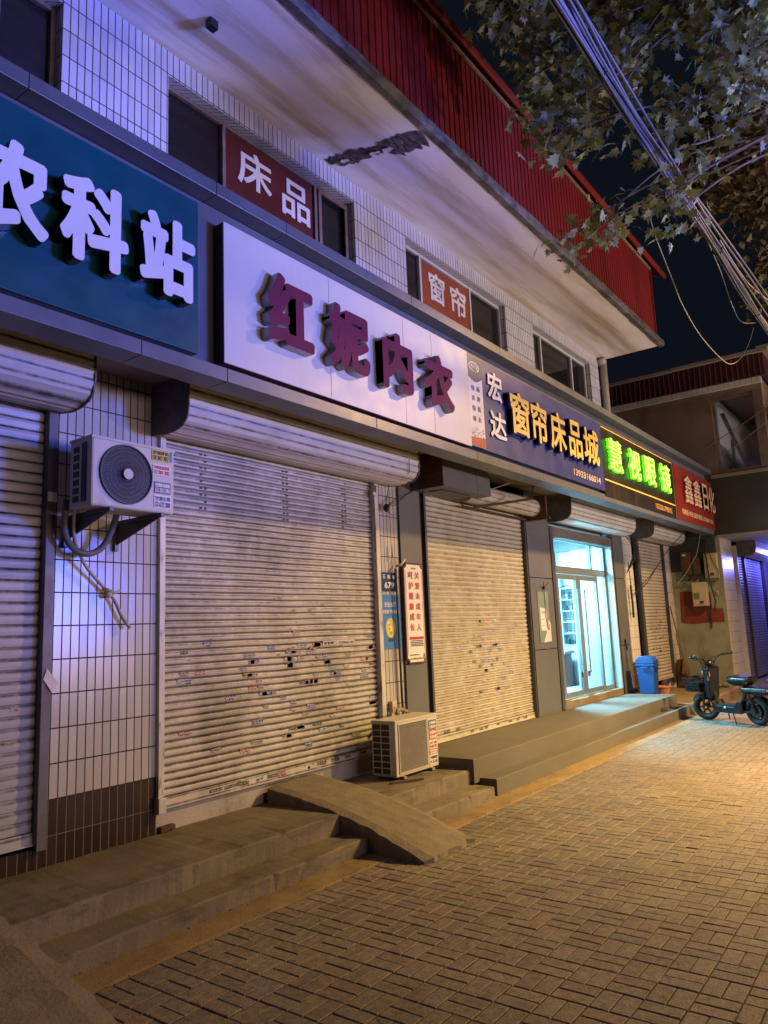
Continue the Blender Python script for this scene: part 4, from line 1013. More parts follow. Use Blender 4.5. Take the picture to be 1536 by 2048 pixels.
# sheet metal box hanging from the canopy
t = thing('hanging_duct_box', (6.8, 4.1, 2.95), 'sheet metal box with brown wooden end hanging under the canopy over the cream shutter', 'duct box')
m = MB(); m.box(6.335, 7.32, 3.90, 4.31, 2.93, 3.285); m.box(7.02, 7.025, 3.896, 3.90, 2.93, 3.285)
for i, v in enumerate(m.v): m.v[i] = (v[0], v[1]+.03*(v[2] > 3.1), v[2])
build('casing', m, 'gal' if False else 'pan', t, bevel=.006)
m = MB(); m.box(6.318, 6.334, 3.905, 4.31, 2.925, 3.285); build('wooden_end', m, 'wood', t)
m = MB(); m.box(6.50, 7.05, 4.03, 4.045, 2.922, 2.9285); m.box(6.50, 6.515, 4.045, 4.2, 2.922, 2.9285); build('slot', m, 'black', t)
t = thing('canopy_wire', (7.6, 3.9, 3.2), 'thin pale wires looping under the canopy right of the hanging metal box', 'wire')
for pts in ([(6.0, 3.7, 3.26), (6.4, 3.75, 3.22), (6.7, 3.8, 3.27)], [(7.25, 3.9, 3.2), (7.6, 3.8, 3.12), (7.9, 3.75, 3.12), (8.2, 3.7, 3.2)], [(7.3, 3.95, 3.0), (7.6, 3.85, 3.1), (7.75, 3.8, 3.15)]):
    m = MB(); m.tube(pts, .005, 6); build('strand', m, 'cabw', t)

# ------------------------------------------------------------------ air conditioners
def ac_wall():
    x0, x1, y0, y1, z0, z1 = 2.40, 2.985, 3.87, 4.10, 2.285, 2.700
    t = thing('air_conditioner', (2.7, 4.0, z0), 'white outdoor unit with round black fan grille hung high on the tiled pier', 'air conditioner', 'outdoor units')
    m = MB(); m.box(x0, x1, y0, y1, z0, z1); build('casing', m, 'acw', t, bevel=.012)
    m = MB(); m.box(x0-.006, x1+.004, y0-.006, y1, z1-.012, z1+.006); build('lid', m, 'acw', t, bevel=.004)
    c = Vector((2.632, y0, 2.497)); R = .178
    m = MB(); m.cyl(c+Vector((0, -.004, 0)), c+Vector((0, .004, 0)), R+.004, 48); build('fan_recess', m, 'black', t)
    m = MB(); m.torus(c+Vector((0, -.008, 0)), (0, 1, 0), R, .006, 48, 6)
    for k in range(1, 7): m.torus(c+Vector((0, -.014-.004*math.cos(k/7*PI/2), 0)), (0, 1, 0), R*k/7, .0011, 40, 4)
    for k in range(48):
        a = 2*PI*k/48; b = a+.55
        p = [c+Vector((rr*math.cos(a+(b-a)*q_), -.016*(1-.5*q_), rr*math.sin(a+(b-a)*q_))) for q_, rr in ((0, .035), (.35, .08), (.7, .13), (1, R))]
        m.tube(p, .0008, 4, caps=False)
    build('fan_grille', m, 'grillel', t)
    m = MB(); m.cyl(c+Vector((0, -.024, 0)), c+Vector((0, -.014, 0)), .033, 24); build('grille_hub', m, 'acw', t)
    m = MB(); m.box(x0-.004, x0+.002, y0+.05, y0+.10, z0+.03, z1-.03); build('dark_side_panel', m, 'black', t)
    for k in range(7):
        z = z0+.035+k*.05; m = MB(); m.box(x0-.005, x0+.001, y0+.13, y0+.185, z, z+.034); build('side_vent', m, 'black', t)
    for (a, b, c_, d, mt, s1, s2, ik) in ((2.812, 2.945, 2.616, 2.69, 'yelp', '空调移机', '150 3017 7017', 'ink'), (2.820, 2.952, 2.526, 2.594, 'whitep', '冷暖设备维修', '152 0301 2002', 'redink'), (2.832, 2.955, 2.41, 2.483, 'navy2', '空调移机维修', '151 3313 2961', 'whitep'), (2.832, 2.958, 2.315, 2.40, 'whitep', '空调出售', '133 6732 3080', 'navy2')):
        m = MB(); m.box(a, b, y0-.0035, y0-.002, c_, d); so = build('sticker', m, mt, t); h_ = d-c_
        text('letter', s1, a+.006, b-.006, c_+h_*.55, d-h_*.1, y0-.0045, .0008, ik, so, .0011)
        text('letter', s2, a+.006, b-.006, c_+h_*.08, c_+h_*.48, y0-.0045, .0008, ik, so, .0011)
    m = MB(); m.box(2.948, 2.966, y0-.0035, y0-.002, 2.622, 2.685); build('sticker', m, 'bluep', t)
    for x in (2.505, 2.862):
        m = MB(); m.box(x-.014, x+.014, 3.82, 4.33, z0-.030, z0-.004); m.box(x-.014, x+.014, 4.30, 4.33, z0-.20, z0-.03)
        m.hexa([(x-.004, 4.30, z0-.16), (x+.004, 4.30, z0-.16), (x+.004, 3.86, z0-.034), (x-.004, 3.86, z0-.034)], [(x-.004, 4.30, z0-.03), (x+.004, 4.30, z0-.03), (x+.004, 3.84, z0-.028), (x-.004, 3.84, z0-.028)])
        build('bracket', m, 'gal', t, bevel=.002)
    m = MB(); m.tube(catmull([Vector(p) for p in [(2.42, 4.16, 2.36), (2.435, 4.2, 2.18), (2.50, 4.22, 2.08), (2.60, 4.22, 2.045), (2.70, 4.22, 2.09), (2.755, 4.2, 2.2), (2.765, 4.15, 2.33)]], 5), .020, 12); build('insulated_pipe', m, 'hose', t, smooth=True)
    m = MB(); m.tube(catmull([Vector(p) for p in [(2.45, 4.12, 2.30), (2.50, 4.20, 2.14), (2.62, 4.27, 1.98), (2.76, 4.29, 1.85), (2.84, 4.29, 1.77), (2.90, 4.29, 1.66), (2.955, 4.28, 1.585)]], 5), .010, 10, .012); m.tube([(2.76, 4.29, 1.84), (2.84, 4.28, 1.81), (2.88, 4.28, 1.83)], .014, 8, .006); m.ball((2.80, 4.29, 1.80), .028, .02, .022, 8, 6); build('drain_hose', m, 'tapew', t, smooth=True)
ac_wall()
def ac_floor():
    x0, x1, y0, y1, z0, z1 = 5.315, 5.975, 3.90, 4.155, .262, .725
    t = thing('air_conditioner', (5.65, 4.0, .24), 'dusty white outdoor unit standing on the step between the two big shutters', 'air conditioner', 'outdoor units')
    m = MB(); m.box(x0, x1, y0, y1, z0, z1); build('casing', m, 'acw', t, bevel=.010)
    m = MB(); m.box(x0-.005, x1+.005, y0-.005, y1, z1-.014, z1+.004); build('lid', m, 'acw', t, bevel=.004)
    m = MB(); m.box(x0+.045, x0+.475, y0-.004, y0+.002, z0+.03, z1-.03); build('front_mesh_panel', m, 'grille', t, bevel=.0035)
    m = MB()
    for k in range(44): x = x0+.052+k*.0096; m.tube([(x, y0-.006, z0+.036), (x, y0-.006, z1-.036)], .0010, 4)
    for k in range(30): z = z0+.04+k*.0134; m.tube([(x0+.05, y0-.0065, z), (x0+.47, y0-.0065, z)], .0008, 4)
    rectframe(m, x0+.040, x0+.480, z0+.025, z1-.025, y0-.009, y0-.001, .008); build('mesh_wires', m, 'acw', t)
    m = MB(); m.box(x0-.0035, x0+.001, y0+.06, y1-.015, z0+.02, z1-.025); build('side_coil', m, 'black', t)
    m = MB()
    for k in range(9): z = z0+.02+k*.0525; m.box(x0-.008, x0-.002, y0+.055, y1-.01, z-.0035, z+.0035)
    for y in (y0+.055, y0+.15, y1-.012): m.box(x0-.009, x0-.001, y-.0035, y+.0035, z0+.015, z1-.02)
    build('side_guard', m, 'acw', t)
    m = MB(); m.box(x0+.495, x0+.499, y0-.001, y0+.003, z0+.01, z1-.02); build('panel_seam', m, 'grille', t)
    xa, xb = x0+.515, x1-.022
    for (a, b, mt, s1, s2, ik) in ((.595, .675, 'navy2', '空调维修', '空调回收', 'whitep'), (.505, .590, 'redink', '空调移机', '空调加氟', 'whitep'), (.425, .495, 'whitep', '空调', '150 3017 7017', 'redink'), (.375, .42, 'redink', '家电维修清洗', '空调移机', 'whitep'), (.29, .37, 'whitep', '专业维修空调', '9-35-80', 'ink')):
        m = MB(); m.box(xa, xb, y0-.0035, y0-.001, a, b); so = build('sticker', m, mt, t); h_ = b-a
        text('letter', s1, xa+.006, xb-.006, a+h_*.54, b-h_*.1, y0-.0045, .0008, ik, so, .0011)
        text('letter', s2, xa+.006, xb-.006, a+h_*.08, a+h_*.46, y0-.0045, .0008, ik, so, .0011)
    for x in (x0+.10, x1-.12):
        m = MB(); m.box(x-.02, x+.02, y0-.02, y1+.01, .240, z0-.001); build('foot', m, 'ledge', t)
    m = MB(); m.tube([(5.72, 4.17, .74), (5.78, 4.2, .77), (5.88, 4.22, .76), (5.93, 4.2, .735)], .018, 8); build('pipe_bend', m, 'ledge', t, smooth=True)
ac_floor()
m = MB(); m.box(-.16, .16, -.012, .012, 0, .014)
o = single('wooden_stick', m, 'wood', 'short wooden stick lying on the step in front of the floor air conditioner', 'stick'); o.location = (5.32, 3.80, .24); o.rotation_euler = (0, 0, -.45)

# ------------------------------------------------------------------ bin, basin, poles, brooms
t = thing('waste_bin', (12.4, 3.98, .33), 'bright blue plastic bin with hooded lid at the end of the upper step', 'waste bin')
def loft(mb, rects):
    vs = []; 
    for (x0, x1, y0, y1, z) in rects: vs += [(x0, y0, z), (x1, y0, z), (x1, y1, z), (x0, y1, z)]
    n = len(rects); fs = [(0, 3, 2, 1), tuple(4*(n-1)+i for i in range(4))]
    for k in range(n-1):
        for i in range(4): j = (i+1) % 4; fs.append((4*k+i, 4*k+j, 4*k+4+j, 4*k+4+i))
    return mb.add(vs, fs)
bx, by = 12.40, 3.985
m = MB(); loft(m, [(bx-.10, bx+.10, by-.115, by+.115, .333), (bx-.125, bx+.125, by-.14, by+.14, .77), (bx-.14, bx+.14, by-.155, by+.155, .772), (bx-.14, bx+.14, by-.155, by+.155, .795)]); build('bin_body', m, 'binb', t, bevel=.012)
m = MB(); pf = [(by-.15, .80), (by-.148, .86), (by-.10, .905), (by-.02, .925), (by+.07, .925), (by+.13, .89), (by+.15, .84), (by+.15, .80)]; m.ext([(a, b) for a, b in pf], bx-.135, bx+.135, close=True, caps=True); build('lid', m, 'binb', t, bevel=.012)
m = MB(); m.box(bx-.05, bx+.05, by-.185, by-.150, .72, .735); m.box(bx-.165, bx-.138, by-.06, by+.06, .735, .76); m.box(bx-.05, bx-.04, by-.185, by-.14, .69, .735); build('handle', m, 'binb', t, bevel=.004)
t = thing('clay_basin', (12.83, 3.93, .2), 'small orange clay basin on the ground right of the blue bin', 'basin')
m = MB(); m.tube([(12.83, 3.93, .197), (12.83, 3.93, .40)], .10, 20, .145); build('bowl', m, 'terra', t); m = MB(); m.torus((12.83, 3.93, .40), (0, 0, 1), .14, .014, 24, 8); build('rim', m, 'terra', t, smooth=True)
t = thing('leaning_mop', (12.35, 4.25, .33), 'thin mop pole leaning on the grey pillar left of the blue bin', 'mop')
m = MB(); m.tube([(12.42, 4.24, .40), (12.36, 4.29, 1.20)], .010, 8); build('pole', m, 'chrome', t)
m = MB(); m.tube([(12.375, 4.278, 1.02), (12.36, 4.29, 1.20)], .014, 8); build('grip', m, 'black', t)
m = MB(); m.box(12.36, 12.52, 4.2, 4.27, .335, .40); build('mop_head', m, 'black', t, bevel=.02)
t = thing('leaning_broom', (15.1, 4.2, .3), 'old straw broom leaning at the foot of the far tiled pier', 'broom')
m = MB(); m.tube([(15.08, 4.14, .75), (14.95, 4.26, 1.75)], .012, 8); build('handle', m, 'straw', t)
m = MB()
r = random.Random(5)
for k in range(60): a = r.uniform(-1, 1); b = r.uniform(-1, 1); m.tube([(15.08, 4.14, .80), (15.10+.13*a, 4.12+.05*b, .40+.06*abs(a))], .006, 4)
build('bristles', m, 'straw', t)
t = thing('dust_pan', (15.25, 4.2, .3), 'dark upright dustpan bundle standing beside the straw broom', 'dustpan')
m = MB(); m.hexa([(15.05, 4.10, .21), (15.28, 4.10, .21), (15.28, 4.30, .21), (15.05, 4.30, .21)], [(15.09, 4.16, .72), (15.26, 4.16, .72), (15.26, 4.27, .72), (15.09, 4.27, .72)]); build('pan', m, 'wood', t, bevel=.01)
m = MB(); m.tube([(15.17, 4.2, .72), (15.12, 4.25, 1.2)], .010, 6); build('handle', m, 'straw', t)
t = thing('brick_pile', (15.4, 4.0, .2), 'dark block and loose bricks at the foot of the meter wall', 'bricks')
m = MB(); m.box(15.33, 15.49, 3.99, 4.08, .2, .40); build('block', m, 'black', t, bevel=.008)
m = MB(); m.box(15.36, 15.49, 3.72, 3.97, .2, .36); build('block', m, 'brick', t, bevel=.008)
m = MB(); m.box(15.38, 15.48, 3.44, 3.56, .2, .26); m.box(15.36, 15.47, 3.58, 3.68, .2, .25); build('block', m, 'ledge', t, bevel=.015)

# ------------------------------------------------------------------ neighbouring building
N_ = thing('neighbour_building', (18, 3.3, 0), 'dark brown stucco building with red tin roof edge and tall window', 'building')
m = wall(MB(), 2.30, 9.0, 4.20, 6.05, XB, XB+.2, [(2.40, 3.23, 4.28, 5.80)])
# wall() runs along x; swap axes to run along y
m.v = [(v[1], v[0], v[2]) for v in m.v]; build('upper_side_wall', m, 'stucco', N_)
m = MB(); m.box(XB+.2, 34, 3.2, 9, 4.2, 6.05); 
m = MB(); m.box(XB+.21, 24, 2.30, 2.45, 5.55, 6.05); m.box(XB+.21, 24, 2.30, 2.45, 4.2, 4.6); m.box(17.6, 24, 2.30, 2.45, 4.6, 5.55); build('upper_front_wall', m, 'stucco', N_)
m = MB(); m.box(XB+.002, 24, 2.28, 8.9, 3.06, 4.195); build('upper_floor_band', m, 'band', N_)
m = MB(); m.box(XB-.045, XB+.16, 2.22, 3.38, 4.197, 4.262); build('window_sill', m, 'ledge', N_, bevel=.006)
m = MB(); m.box(XB-.025, XB+.1, 2.20, 3.40, 3.030, 3.075); m.box(XB, 24, 2.20, 2.28, 3.035, 3.08); build('canopy_trim', m, 'ledge', N_)
m = MB(); m.box(XB-.005, XB-.001, 3.60, 9.0, 3.34, 3.4); build('cable_tray', m, 'band', N_)
# cornice tiles, red sheet, ridge
m = MB(); m.box(XB-.05, XB+.05, 2.28, 9.0, 5.93, 6.05); build('cornice_tiles', m, 'tilepil', N_)
pr = []; y = 2.2
while y < 9: pr += [(XB-.07, y), (XB-.07, y+.06), (XB-.082, y+.068), (XB-.082, y+.085), (XB-.07, y+.093)]; y += .10
m = MB(); m.ext(pr, 6.052, 6.50, ax=2); m.box(XB-.06, 24, 2.2, 2.26, 6.052, 6.50); build('roof_fascia', m, 'rednb', N_)
m = MB(); m.box(XB-.13, XB+1, 2.1, 3.9, 6.50, 6.575); m.box(XB-.12, XB+1, 3.903, 5.6, 6.49, 6.56); m.box(XB-.13, XB+1, 5.603, 9, 6.50, 6.57); m.box(XB-.13, 24, 2.05, 2.3, 6.577, 6.62); build('roof_ridge', m, 'ledge', N_, bevel=.006)
wf = MB(); wf.box(XB+.03, XB+.09, 3.165, 3.228, 4.285, 5.795); wf.box(XB+.0, XB+.11, 2.40, 2.47, 4.285, 5.795); wf.box(XB+.03, XB+.09, 2.471, 3.164, 4.285, 4.34); wf.box(XB+.03, XB+.09, 2.471, 3.164, 5.74, 5.795)
wo = build('window', wf, 'frameb', N_, bevel=.004)
g_ = MB(); g_.box(XB+.055, XB+.06, 2.471, 3.164, 4.34, 5.74); build('pane', g_, 'doorglass', wo)
m = MB(); m.box(XB+.22, XB+3.5, 3.20, 3.26, 4.2, 6.0); m.box(XB+3.45, XB+3.5, 2.46, 3.26, 4.2, 6.0); m.box(XB+.22, XB+3.5, 2.46, 3.26, 5.96, 6.0); build('inner_room_wall', m, 'rwall', N_)
m = MB(); m.box(XB+1.3, XB+1.34, 3.14, 3.19, 4.2, 5.2); m.tube([(XB+.6, 3.15, 5.6), (XB+2.6, 3.15, 4.8)], .03, 6); build('inner_door_trim', m, 'band', N_)
# ground floor: meter wall, tiled pillar, shutter of the next shop
m = MB(); m.box(XB, XB+.18, 3.36, W-.012, .1, 3.055); build('meter_wall', m, 'green', N_)
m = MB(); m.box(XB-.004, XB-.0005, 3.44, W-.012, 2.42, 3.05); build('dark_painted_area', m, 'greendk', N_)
m = MB(); r = random.Random(3); pts = [(3.42+.004*r.random(), z) for z in (1.40, 1.55, 1.66)]+[(3.62, 1.68), (3.63, 1.99), (4.2, 2.03), (4.23, 1.41), (4.0, 1.38), (3.7, 1.40)]
m.add([(XB-.003, a, b) for a, b in pts], [tuple(range(len(pts)))]); build('red_paint_patch', m, 'redpaint', N_)
m = MB(); m.box(XB+.181, 16.45, 3.35, 3.6, .1, 3.055); m.box(XB, XB+.18, 3.349, 3.359, .1, 3.055); build('tiled_pillar', m, 'tilepil', N_)
m = MB(); m.box(16.451, 24, 3.50, 3.7, .1, 3.05); build('front_wall', m, 'green', N_)
for k, (a, b) in enumerate(((16.83, 17.50), (17.53, 19.4), (19.6, 21.4))):
    m = MB(); n = 48; prf = []
    for i in range(n):
        z = .2+i*.058
        for tt, yy in ((0, .008), (.07, 0), (.35, -.005), (.62, -.007), (.88, -.003), (.97, .004)): prf.append((3.38+yy, z+tt*.058))
    m.ext(prf, a, b); so = build('roller_shutter', m, 'sh6', N_)
    m = MB(); m.box(a-.05, a-.002, 3.33, 3.42, .15, 2.95); build('guide_rail', m, 'whitem' if k == 0 else 'raildk', so)
m = MB(); pf = [(2.98, 3.03), (2.975, 2.90), (3.0, 2.80), (3.06, 2.74), (3.16, 2.72), (3.35, 2.76), (3.35, 3.03)]
m.ext(pf, 16.95, 19.6, close=True, caps=True); so = build('shutter_housing', m, 'box', N_)
m = MB(); m.ext([(a+(.0), b) for a, b in pf], 16.92, 16.948, close=True, caps=True); build('end_plate', m, 'plate', so)
m = MB(); m.box(XB+.002, 24, 2.28, 3.5, 3.040, 3.058); build('canopy_ceiling', m, 'rwall', N_)

# meter boxes on the wall facing the camera
def mbox(label, cat, y0, y1, z0, z1, d, mt, win=None, detail=None, tilt=0):
    t = thing('meter_box', (XB-d/2, (y0+y1)/2, z0), label, cat, 'meter boxes on the end wall')
    m = MB(); m.box(XB-d, XB-.005, y0, y1, z0, z1); build('casing', m, mt, t, bevel=.008)
    m = MB(); rectframe(m, y0+.015, y1-.015, z0+.015, z1-.015, XB-d-.006, XB-d-.0005, .008)
    m.v = [(v[1], v[0], v[2]) for v in m.v]; build('door_rim', m, mt, t)
    if win:
        m = MB(); m.box(XB-d-.005, XB-d-.001, *win); build('meter_window', m, 'grille', t)
    m = MB(); m.box(XB-d-.005, XB-d-.001, y0+.07, y0+.14, z0+.06, z0+.10); m.box(XB-d-.004, XB-d-.001, y0+.075, y0+.16, z0+.035, z0+.048); build('mark', m, 'ink', t)
    return t
t = mbox('rusty brown box with a small white sticker, leftmost on the end wall', 'meter box', 3.905, 4.09, 2.345, 2.80, .13, 'rust')
m = MB(); m.box(XB-.1345, XB-.131, 3.985, 4.05, 2.71, 2.755); build('sticker', m, 'whitep', t)
mbox('plain rusty brown box between the stickered brown box and the tall cream box', 'meter box', 3.745, 3.885, 2.345, 2.69, .11, 'rust')
mbox('tall cream box at upper right of the end wall', 'meter box', 3.42, 3.655, 2.25, 2.73, .13, 'cream')
mbox('lower cream box with a dark meter window above the red paint', 'meter box', 3.655, 3.925, 1.72, 2.18, .17, 'cream', (3.79, 3.90, 1.86, 1.98))
t = thing('wall_switch', (XB-.02, 3.49, 1.93), 'small pale switch right of the lower cream meter box', 'switch')
m = MB(); m.box(XB-.03, XB-.004, 3.47, 3.52, 1.925, 2.01); build('casing', m, 'cream', t, bevel=.006)
m = MB(); m.box(XB-.036, XB-.031, 3.485, 3.505, 1.95, 1.985); build('rocker', m, 'ledge', t)
t = thing('meter_cable', (XB-.1, 3.6, 2.4), 'tangle of black cables around the meter boxes on the end wall', 'cables')
r = random.Random(10)
for k in range(9):
    y = r.uniform(3.75, 4.1); m = MB(); m.tube([(XB-.10, y, 2.36), (XB-.13, y+r.uniform(-.05, .1), 2.24+r.uniform(0, .05)), (XB-.12, y-.1, 2.20+r.uniform(0, .04)), (XB-.08, y-.18, 2.33)], r.uniform(.004, .007), 6); build('cable_loop', m, 'cabdk', t)
for pts, rr in (([(XB-.05, 3.69, 3.02), (XB-.06, 3.68, 2.6), (XB-.10, 3.69, 2.2)], .012), ([(XB-.06, 3.62, 3.02), (XB-.15, 3.60, 2.75), (XB-.16, 3.58, 2.2), (XB-.12, 3.52, 1.8), (XB-.1, 3.57, 1.6)], .012), ([(XB-.05, 3.60, 3.0), (XB-.16, 3.50, 2.6), (XB-.15, 3.40, 2.38), (XB-.1, 3.44, 2.20), (XB-.06, 3.58, 2.16)], .007), ([(XB-.05, 3.74, 3.02), (XB-.05, 3.73, 2.72), (XB-.05, 3.70, 2.2)], .009), ([(XB-.05, 3.66, 1.72), (XB-.04, 3.65, 1.45), (XB-.03, 3.66, 1.30)], .012)):
    m = MB(); m.tube(pts, rr, 7); build('cable_run', m, 'cabdk', t)
# drooping service cables in front of the shutters
t = thing('drooping_cable', (13.3, 4.0, 2.4), 'black cable drooping from the canopy across the narrow shutter to the tiled pier', 'cable')
m = MB(); m.tube([(14.15, 3.62, 3.08), (13.95, 3.9, 2.75), (13.7, 4.05, 2.45), (13.35, 4.15, 2.15), (13.0, 4.22, 1.98), (12.85, 4.27, 1.93)], .008, 6); m.tube([(13.7, 4.05, 2.45), (13.3, 4.13, 2.2), (12.9, 4.24, 1.97)], .006, 6); build('cable_run', m, 'cabdk', t)
m = MB(); m.tube([(12.84, 4.28, 2.1), (12.83, 4.27, 1.8), (12.85, 4.28, 1.55)], .018, 8); m.tube([(12.79, 4.27, 2.5), (12.76, 4.25, 2.2), (12.84, 4.27, 1.75), (12.80, 4.28, 1.6)], .008, 6); build('cable_bunch', m, 'cabdk', t)
t = thing('hanging_wire', (14.9, 3.7, 2.6), 'thin pale wire hanging from the canopy edge left of the meter boxes', 'wire')
m = MB(); m.tube([(15.1, 3.60, 3.08), (15.08, 3.7, 2.7), (14.95, 3.9, 2.35), (14.86, 4.05, 2.15)], .006, 6); build('strand', m, 'cabw', t)
t = thing('wire_tangle', (12.75, 4.2, 2.8), 'tangle of thin wires beside the right end of the door shutter box', 'wire')
r = random.Random(18)
for k in range(7):
    m = MB(); m.tube([(12.5+r.uniform(0, .3), 4.25, 2.9+r.uniform(0, .3)), (12.6+r.uniform(0, .3), 4.1, 2.75), (12.72+r.uniform(-.1, .15), 4.15, 2.55), (12.75, 4.3, 2.3)], .005, 5); build('strand', m, 'cabdk', t)
# ------------------------------------------------------------------ electric scooter
fw = on(1412, 1440, 2, 0); rw = on(1508, 1450, 2, 0)
fw = Vector((12.00, 3.02, 0)); rw = Vector((11.56, 2.24, 0))
mid = (fw+rw)/2; dr = (fw-rw).normalized(); WB = (fw-rw).length
SC = .93
T = Matrix.Translation(mid) @ Matrix(((dr.x, -dr.y, 0, 0), (dr.y, dr.x, 0, 0), (0, 0, 1, 0), (0, 0, 0, 1))) @ Matrix.Rotation(math.radians(-5), 4, 'X')
t = thing('electric_scooter', (mid.x, mid.y, 0), 'black electric scooter with front basket parked on the paving beside the lower step', 'scooter')
def part(name, mats, fn, parent=t, **kw):
    m = MB(T); fn(m); return build(name, m, mats, parent, **kw)
h = WB/2; R = .195
steer = math.radians(22)
for nm, x, sgn in (('wheel', h, 1), ('wheel', -h, 1)):
    ax = Vector((-math.sin(steer), math.cos(steer), 0)) if x > 0 else Vector((0, 1, 0))
    w = part(nm, 'rubber', lambda m: m.torus((x, 0, R), ax, R-.043, .043, 32, 10), smooth=True)
    def rim(m):
        m.torus((x, 0, R), ax, R-.085, .012, 28, 6); m.cyl(Vector((x, 0, R))-ax*.04, Vector((x, 0, R))+ax*.04, .05, 16)
        u = ax.cross(Vector((0, 0, 1))).normalized()
        for k in range(6):
            a = k*PI/3; d = u*math.cos(a)+Vector((0, 0, 1))*math.sin(a); m.tube([Vector((x, 0, R))+d*.04, Vector((x, 0, R))+d*(R-.07)], .012, 6)
    part('rim', 'blackgl', rim, w)
    part('hub_cap', 'chrome', lambda m: m.cyl(Vector((x, 0, R))+ax*.042, Vector((x, 0, R))+ax*.05, .024, 12), w)
part('rear_motor', 'dkblue', lambda m: m.cyl((-h, -.045, R), (-h, .045, R), .09, 24))
part('front_mudguard', 'blackgl', lambda m: m.ext([(h+(R+.012)*math.cos(a)*1.0, R+(R+.012)*math.sin(a)) for a in [math.radians(20+8*k) for k in range(16)]]+[(h+(R+.02)*math.cos(a), R+(R+.02)*math.sin(a)) for a in [math.radians(20+8*(15-k)) for k in range(16)]], -.045, .045, close=True, ax=1, caps=True))
part('rear_mudguard', 'blackgl', lambda m: m.ext([(-h+(R+.015)*math.cos(a), R+(R+.015)*math.sin(a)) for a in [math.radians(40+9*k) for k in range(15)]]+[(-h+(R+.024)*math.cos(a), R+(R+.024)*math.sin(a)) for a in [math.radians(40+9*(14-k)) for k in range(15)]], -.05, .05, close=True, ax=1, caps=True))
def fork(m):
    for y in (-.055, .055): m.tube([(h, y, R), (h-.03, y, R+.16), (h-.06, y*.8, R+.27)], .015, 8)
    m.box(h-.10, h-.02, -.06, .06, R+.25, R+.29)
part('fork', 'black', fork)
part('steering_column', 'black', lambda m: m.tube([(h-.055, 0, R+.24), (h-.16, 0, .72), (h-.19, 0, .82)], .024, 10))
part('front_shield', 'dkblue', lambda m: m.hexa([(h-.19, -.10, .33), (h-.08, -.07, .33), (h-.08, .07, .33), (h-.19, .10, .33)], [(h-.25, -.12, .78), (h-.12, -.10, .80), (h-.12, .10, .80), (h-.25, .12, .78)]), bevel=.02)
def bars(m):
    for s_ in (-1, 1): m.tube([(h-.19, 0, .80), (h-.20, s_*.08, .85), (h-.21, s_*.15, .92), (h-.25, s_*.22, .945)], .015, 8)
part('handlebar', 'black', bars)
for s_ in (-1, 1):
    part('grip', 'rubber', lambda m: m.tube([(h-.25, s_*.22, .944), (h-.31, s_*.36, .95)], .022, 10))
    part('brake_lever', 'black', lambda m: (m.tube([(h-.24, s_*.22, .935), (h-.21, s_*.28, .925), (h-.24, s_*.35, .925)], .008, 6), m.tube([(h-.22, s_*.20, .93), (h-.12, s_*.12, .90), (h-.12, s_*.04, .74)], .006, 5)))
part('instrument_cover', 'blackgl', lambda m: m.ball((h-.18, 0, .84), .07, .09, .045, 14, 8), smooth=True)
part('headlight', 'chrome', lambda m: m.ball((h-.08, 0, .70), .05, .055, .06, 14, 8), smooth=True)
part('mirror_hood', 'black', lambda m: (m.tube([(h-.20, .20, .92), (h-.16, .22, .97), (h-.10, .23, .95)], .012, 8), m.ball((h-.10, .23, .95), .05, .05, .03, 10, 6)))
def basket(m):
    x0, x1, z0, z1 = h-.04, h+.24, .43, .62
    for k in range(5):
        z = z0+(z1-z0)*k/4; e = .02*k/4
        m.tube([(x0, -.12-e, z), (x1+e, -.12-e, z), (x1+e, .12+e, z), (x0, .12+e, z), (x0, -.12-e, z)], .007 if k in (0, 4) else .005, 5)
    for k in range(9):
        x = x0+(x1-x0)*k/8
        for s_ in (-1, 1): m.tube([(x, s_*.12, z0), (x, s_*.14, z1)], .005, 5)
        m.tube([(x, -.12, z0), (x, .12, z0)], .005, 5)
    for k in range(8):
        y = -.12+.24*k/7; m.tube([(x1, y, z0), (x1+.02, y*1.15, z1)], .005, 5); m.tube([(x0, y, z0), (x0, y*1.15, z1)], .004, 5)
part('basket', 'basket', basket)
part('basket_liner', 'black', lambda m: m.hexa([(h-.03, -.11, .435), (h+.23, -.11, .435), (h+.23, .11, .435), (h-.03, .11, .435)], [(h-.03, -.115, .55), (h+.235, -.115, .55), (h+.235, .115, .55), (h-.03, .115, .55)]))
part('down_tube', 'black', lambda m: m.tube([(h-.14, 0, .50), (h-.22, 0, .30), (h-.30, 0, .20)], .035, 10))
part('deck', 'dkblue', lambda m: m.ext([(-h+.20, .15), (h-.26, .15), (h-.20, .20), (h-.19, .30), (h-.23, .31), (h-.27, .245), (-h+.32, .245), (-h+.24, .33), (-h+.17, .33), (-h+.18, .17)], -.10, .10, close=True, ax=1, caps=True), bevel=.014)
part('floor_mat', 'rubber', lambda m: m.box(-h+.33, h-.28, -.085, .085, .248, .256))
part('reflector', 'chrome', lambda m: m.ball((.02, .105, .225), .025, .006, .016, 10, 6))
part('frame_tube', 'black', lambda m: (m.tube([(-h+.24, 0, .24), (-h+.17, 0, .42), (-h+.10, 0, .50)], .03, 8), m.tube([(-h, -.07, R), (-h+.06, -.06, .44)], .014, 8), m.tube([(-h, .07, R), (-h+.06, .06, .44)], .014, 8), m.box(-h-.02, -h+.26, .05, .075, .17, .20), m.box(-h-.02, -h+.26, -.075, -.05, .17, .20)))
part('seat_post', 'black', lambda m: m.tube([(-h+.13, 0, .44), (-h+.17, 0, .56)], .018, 8))
